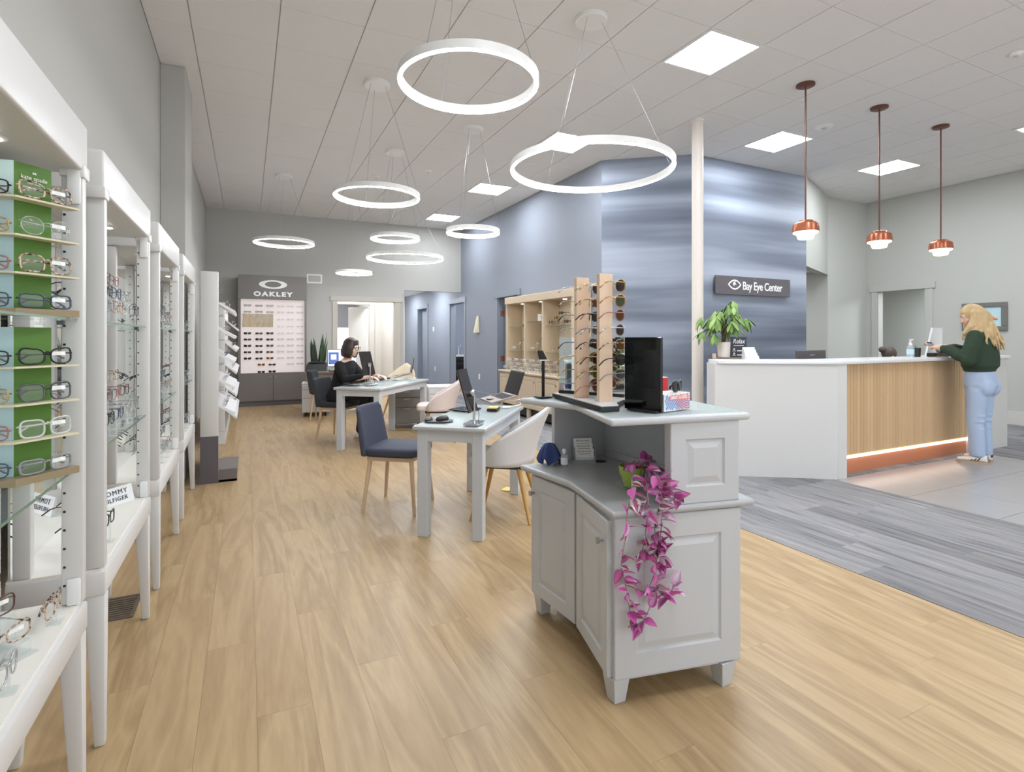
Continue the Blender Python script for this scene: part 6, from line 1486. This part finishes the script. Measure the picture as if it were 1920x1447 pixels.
for k in range(1, NH-1):
    q0 = [hyaw(Vector(p)+Vector((0.006*math.sin(k*3.1), -0.018, 0))) for p in lock_path(k, 1.8, 1.04)]
    sm = []
    for i in range(len(q0)-1):
        p0, p1, p2, p3 = q0[max(0, i-1)], q0[i], q0[i+1], q0[min(len(q0)-1, i+2)]
        for j in range(4):
            f = j/4; sm.append(0.5*((2*p1)+(p2-p0)*f+(2*p0-5*p1+4*p2-p3)*f*f+(3*p1-p0-3*p2+p3)*f**3)+Vector((0.007*math.sin((i+f)*3.3+k), 0, 0)))
    sm.append(q0[-1])
    sm = sm[3:]
    MB().tube(sm, [0.006]+[0.011]*(len(sm)-4)+[0.009, 0.006, 0.002], 6).build('hair_lock', 'hair_blonde', t, local=True, smooth=True)
gz = thing('glasses_case_held', 'grey glasses case held in the standing woman\'s hands', 'glasses case', (0, 0, 0))
gz.matrix_basis = wmat(t) @ Matrix.Translation((-0.19, 0.385, 1.24)) @ Matrix.Rotation(0.5, 4, 'Z') @ Matrix.Rotation(0.12, 4, 'X')
blob(0, 0, -0.02, 0.012, 0.17, 0.085, 0.02, 0.8).build('case_shell', 'frame_grey2', gz, local=True, smooth=True)
blob(0.01, 0, 0.012, 0.026, 0.12, 0.06, 0.01, 0.8).build('case_lid', 'dark_plastic', gz, local=True, smooth=True)

# ---- seated people
def seated(loc, facing, label, top, pants, hairm, skin, seat=0.485, lean=0.10, bun=False, hands_z=0.765, bobh=True, specs=True):
    t = thing('person', label, 'person', (loc[0], loc[1], 0), yaw_to(facing)); s = seat
    b = MB(); hy = lean+0.055; HMx = head(b, (0, hy, s+0.70), None, math.radians(14 if not bun else 30), 1.0)
    limb(b, [(0, lean*0.75, s+0.50), (0, hy-0.025, s+0.63)], [0.055, 0.05])
    rings(b, [((0, -0.01, s+0.02), 0.15, 0.12), ((0, 0.0, s+0.12), 0.15, 0.11), ((0, lean*0.4, s+0.28), 0.13, 0.095), ((0, lean*0.65, s+0.42), 0.145, 0.10), ((0, lean*0.75, s+0.50), 0.14, 0.08), ((0, lean*0.8, s+0.545), 0.07, 0.06)])
    hz = hands_z+0.045
    for sx in (-1, 1):
        limb(b, [(sx*0.085, 0.02, s+0.074), (sx*0.10, 0.40, s+0.060), (sx*0.10, 0.36, 0.09)], [0.062, 0.052, 0.036])
        limb(b, [(sx*0.10, 0.36, 0.075), (sx*0.10, 0.43, 0.05)], [0.032, 0.025])
        limb(b, [(sx*0.16, lean*0.75, s+0.475), (sx*0.21, lean+0.09, s+0.285), (sx*0.13, lean+0.36, hz)], [0.046, 0.036, 0.025])
        hand(b, (sx*0.13, lean+0.36, hz), (-sx*0.15, 1, -0.05), (0, 0, 1), -sx, 0.35)
    fuse(b, 'body', skin, t, 0.0075, 3); eyes(HMx, t)
    m = MB()
    rings(m, [((0, -0.01, s+0.008), 0.165, 0.14), ((0, -0.01, s+0.08), 0.178, 0.145), ((0, lean*0.2, s+0.18), 0.168, 0.13), ((0, lean*0.5, s+0.32), 0.16, 0.122), ((0, lean*0.68, s+0.43), 0.168, 0.112), ((0, lean*0.75, s+0.50), 0.14, 0.085), ((0, lean*0.8, s+0.53), 0.08, 0.066)])
    for sx in (-1, 1):
        limb(m, [(sx*0.155, lean*0.75, s+0.465), (sx*0.20, lean+0.045, s+0.36), (sx*0.212, lean+0.09, s+0.29), (sx*0.16, lean+0.28, hz+0.012)], [0.066, 0.062, 0.054, 0.036])
    fuse(m, 'sweater', top, t, 0.009, 3)
    m = MB(); rings(m, [((0, -0.01, s+0.006), 0.16, 0.135), ((0, -0.01, s+0.10), 0.165, 0.135)])
    for sx in (-1, 1): limb(m, [(sx*0.085, 0.0, s+0.076), (sx*0.10, 0.40, s+0.068), (sx*0.10, 0.37, 0.2), (sx*0.10, 0.36, 0.14)], [0.072, 0.066, 0.062, 0.06])
    fuse(m, 'trousers', pants, t, 0.009, 3)
    for sx in (-1, 1): shoe(t, (sx*0.10, 0.355, 0), -sx*0.1, False)
    m = MB(); T = lambda x, y, z: HMx @ Vector((x, y, z))
    ell(m, (0, 0, 0), (0.088, 0.102, 0.096), 16, 10, HMx.to_3x3().to_4x4()); m.v = [v+T(0, -0.024, 0.034) for v in m.v]
    if bobh:
        for k in range(22):
            a = math.radians(-128+k*(256/21)); x0 = 0.082*math.sin(a); y0 = -0.012-0.082*math.cos(a)
            limb(m, [T(x0*0.7, y0*0.7, 0.09), T(x0*1.08, y0*1.08, 0.0), T(x0*1.12, y0*1.12, -0.07), T(x0*1.02, y0*1.02, -0.118)], [0.024, 0.025, 0.025, 0.018], 8)
    if bun: ell(m, T(0, -0.135, 0.03), (0.05, 0.05, 0.045), 14, 8)
    fuse(m, 'hair', hairm, t, 0.008, 2)
    if specs:
        r = gl_meshes('square', 'frame_black', 'lens_clear', 'frame_black', 0.0022, False, True)
        g = bpy.data.objects.new('worn_glasses', r); COL.objects.link(g); g.parent = t
        g.matrix_basis = HMx @ Matrix.Translation((0, 0.098, -0.018)) @ Matrix.Rotation(math.pi, 4, 'Z') @ Matrix.Scale(1.05, 4)
    return t
seated((1.09, 7.41), (0.777, -0.63), 'seated woman with dark bob and glasses, dressed in black, working at a desk', 'knit_black', 'knit_black', 'hair_dark', 'skin2', lean=0.12)
x, y, _ = ray(1648, 660); k = 4.62/y
seated((x*k, 4.62), (0.93, -0.36), 'receptionist with hair in a bun, only the head top showing over the counter', 'top_grey', 'knit_black', 'hair_brown', 'skin', seat=0.35, lean=0.10, bun=True, bobh=False, specs=False, hands_z=0.76)
st = thing('office_stool', 'low black stool behind the reception counter', 'stool', (x*k, 4.62, 0))
blob(0, 0, 0.28, 0.35, 0.40, 0.38, 0.03).build('seat', 'black', st, local=True, smooth=True); MB().cyl((0, 0, 0.03), (0, 0, 0.29), 0.025).build('column', 'chrome', st, local=True)
MB().lathe([(0.2, 0), (0.2, 0.02), (0.03, 0.05)], n=24).build('base', 'black', st, local=True)
print('glasses', NG[0])
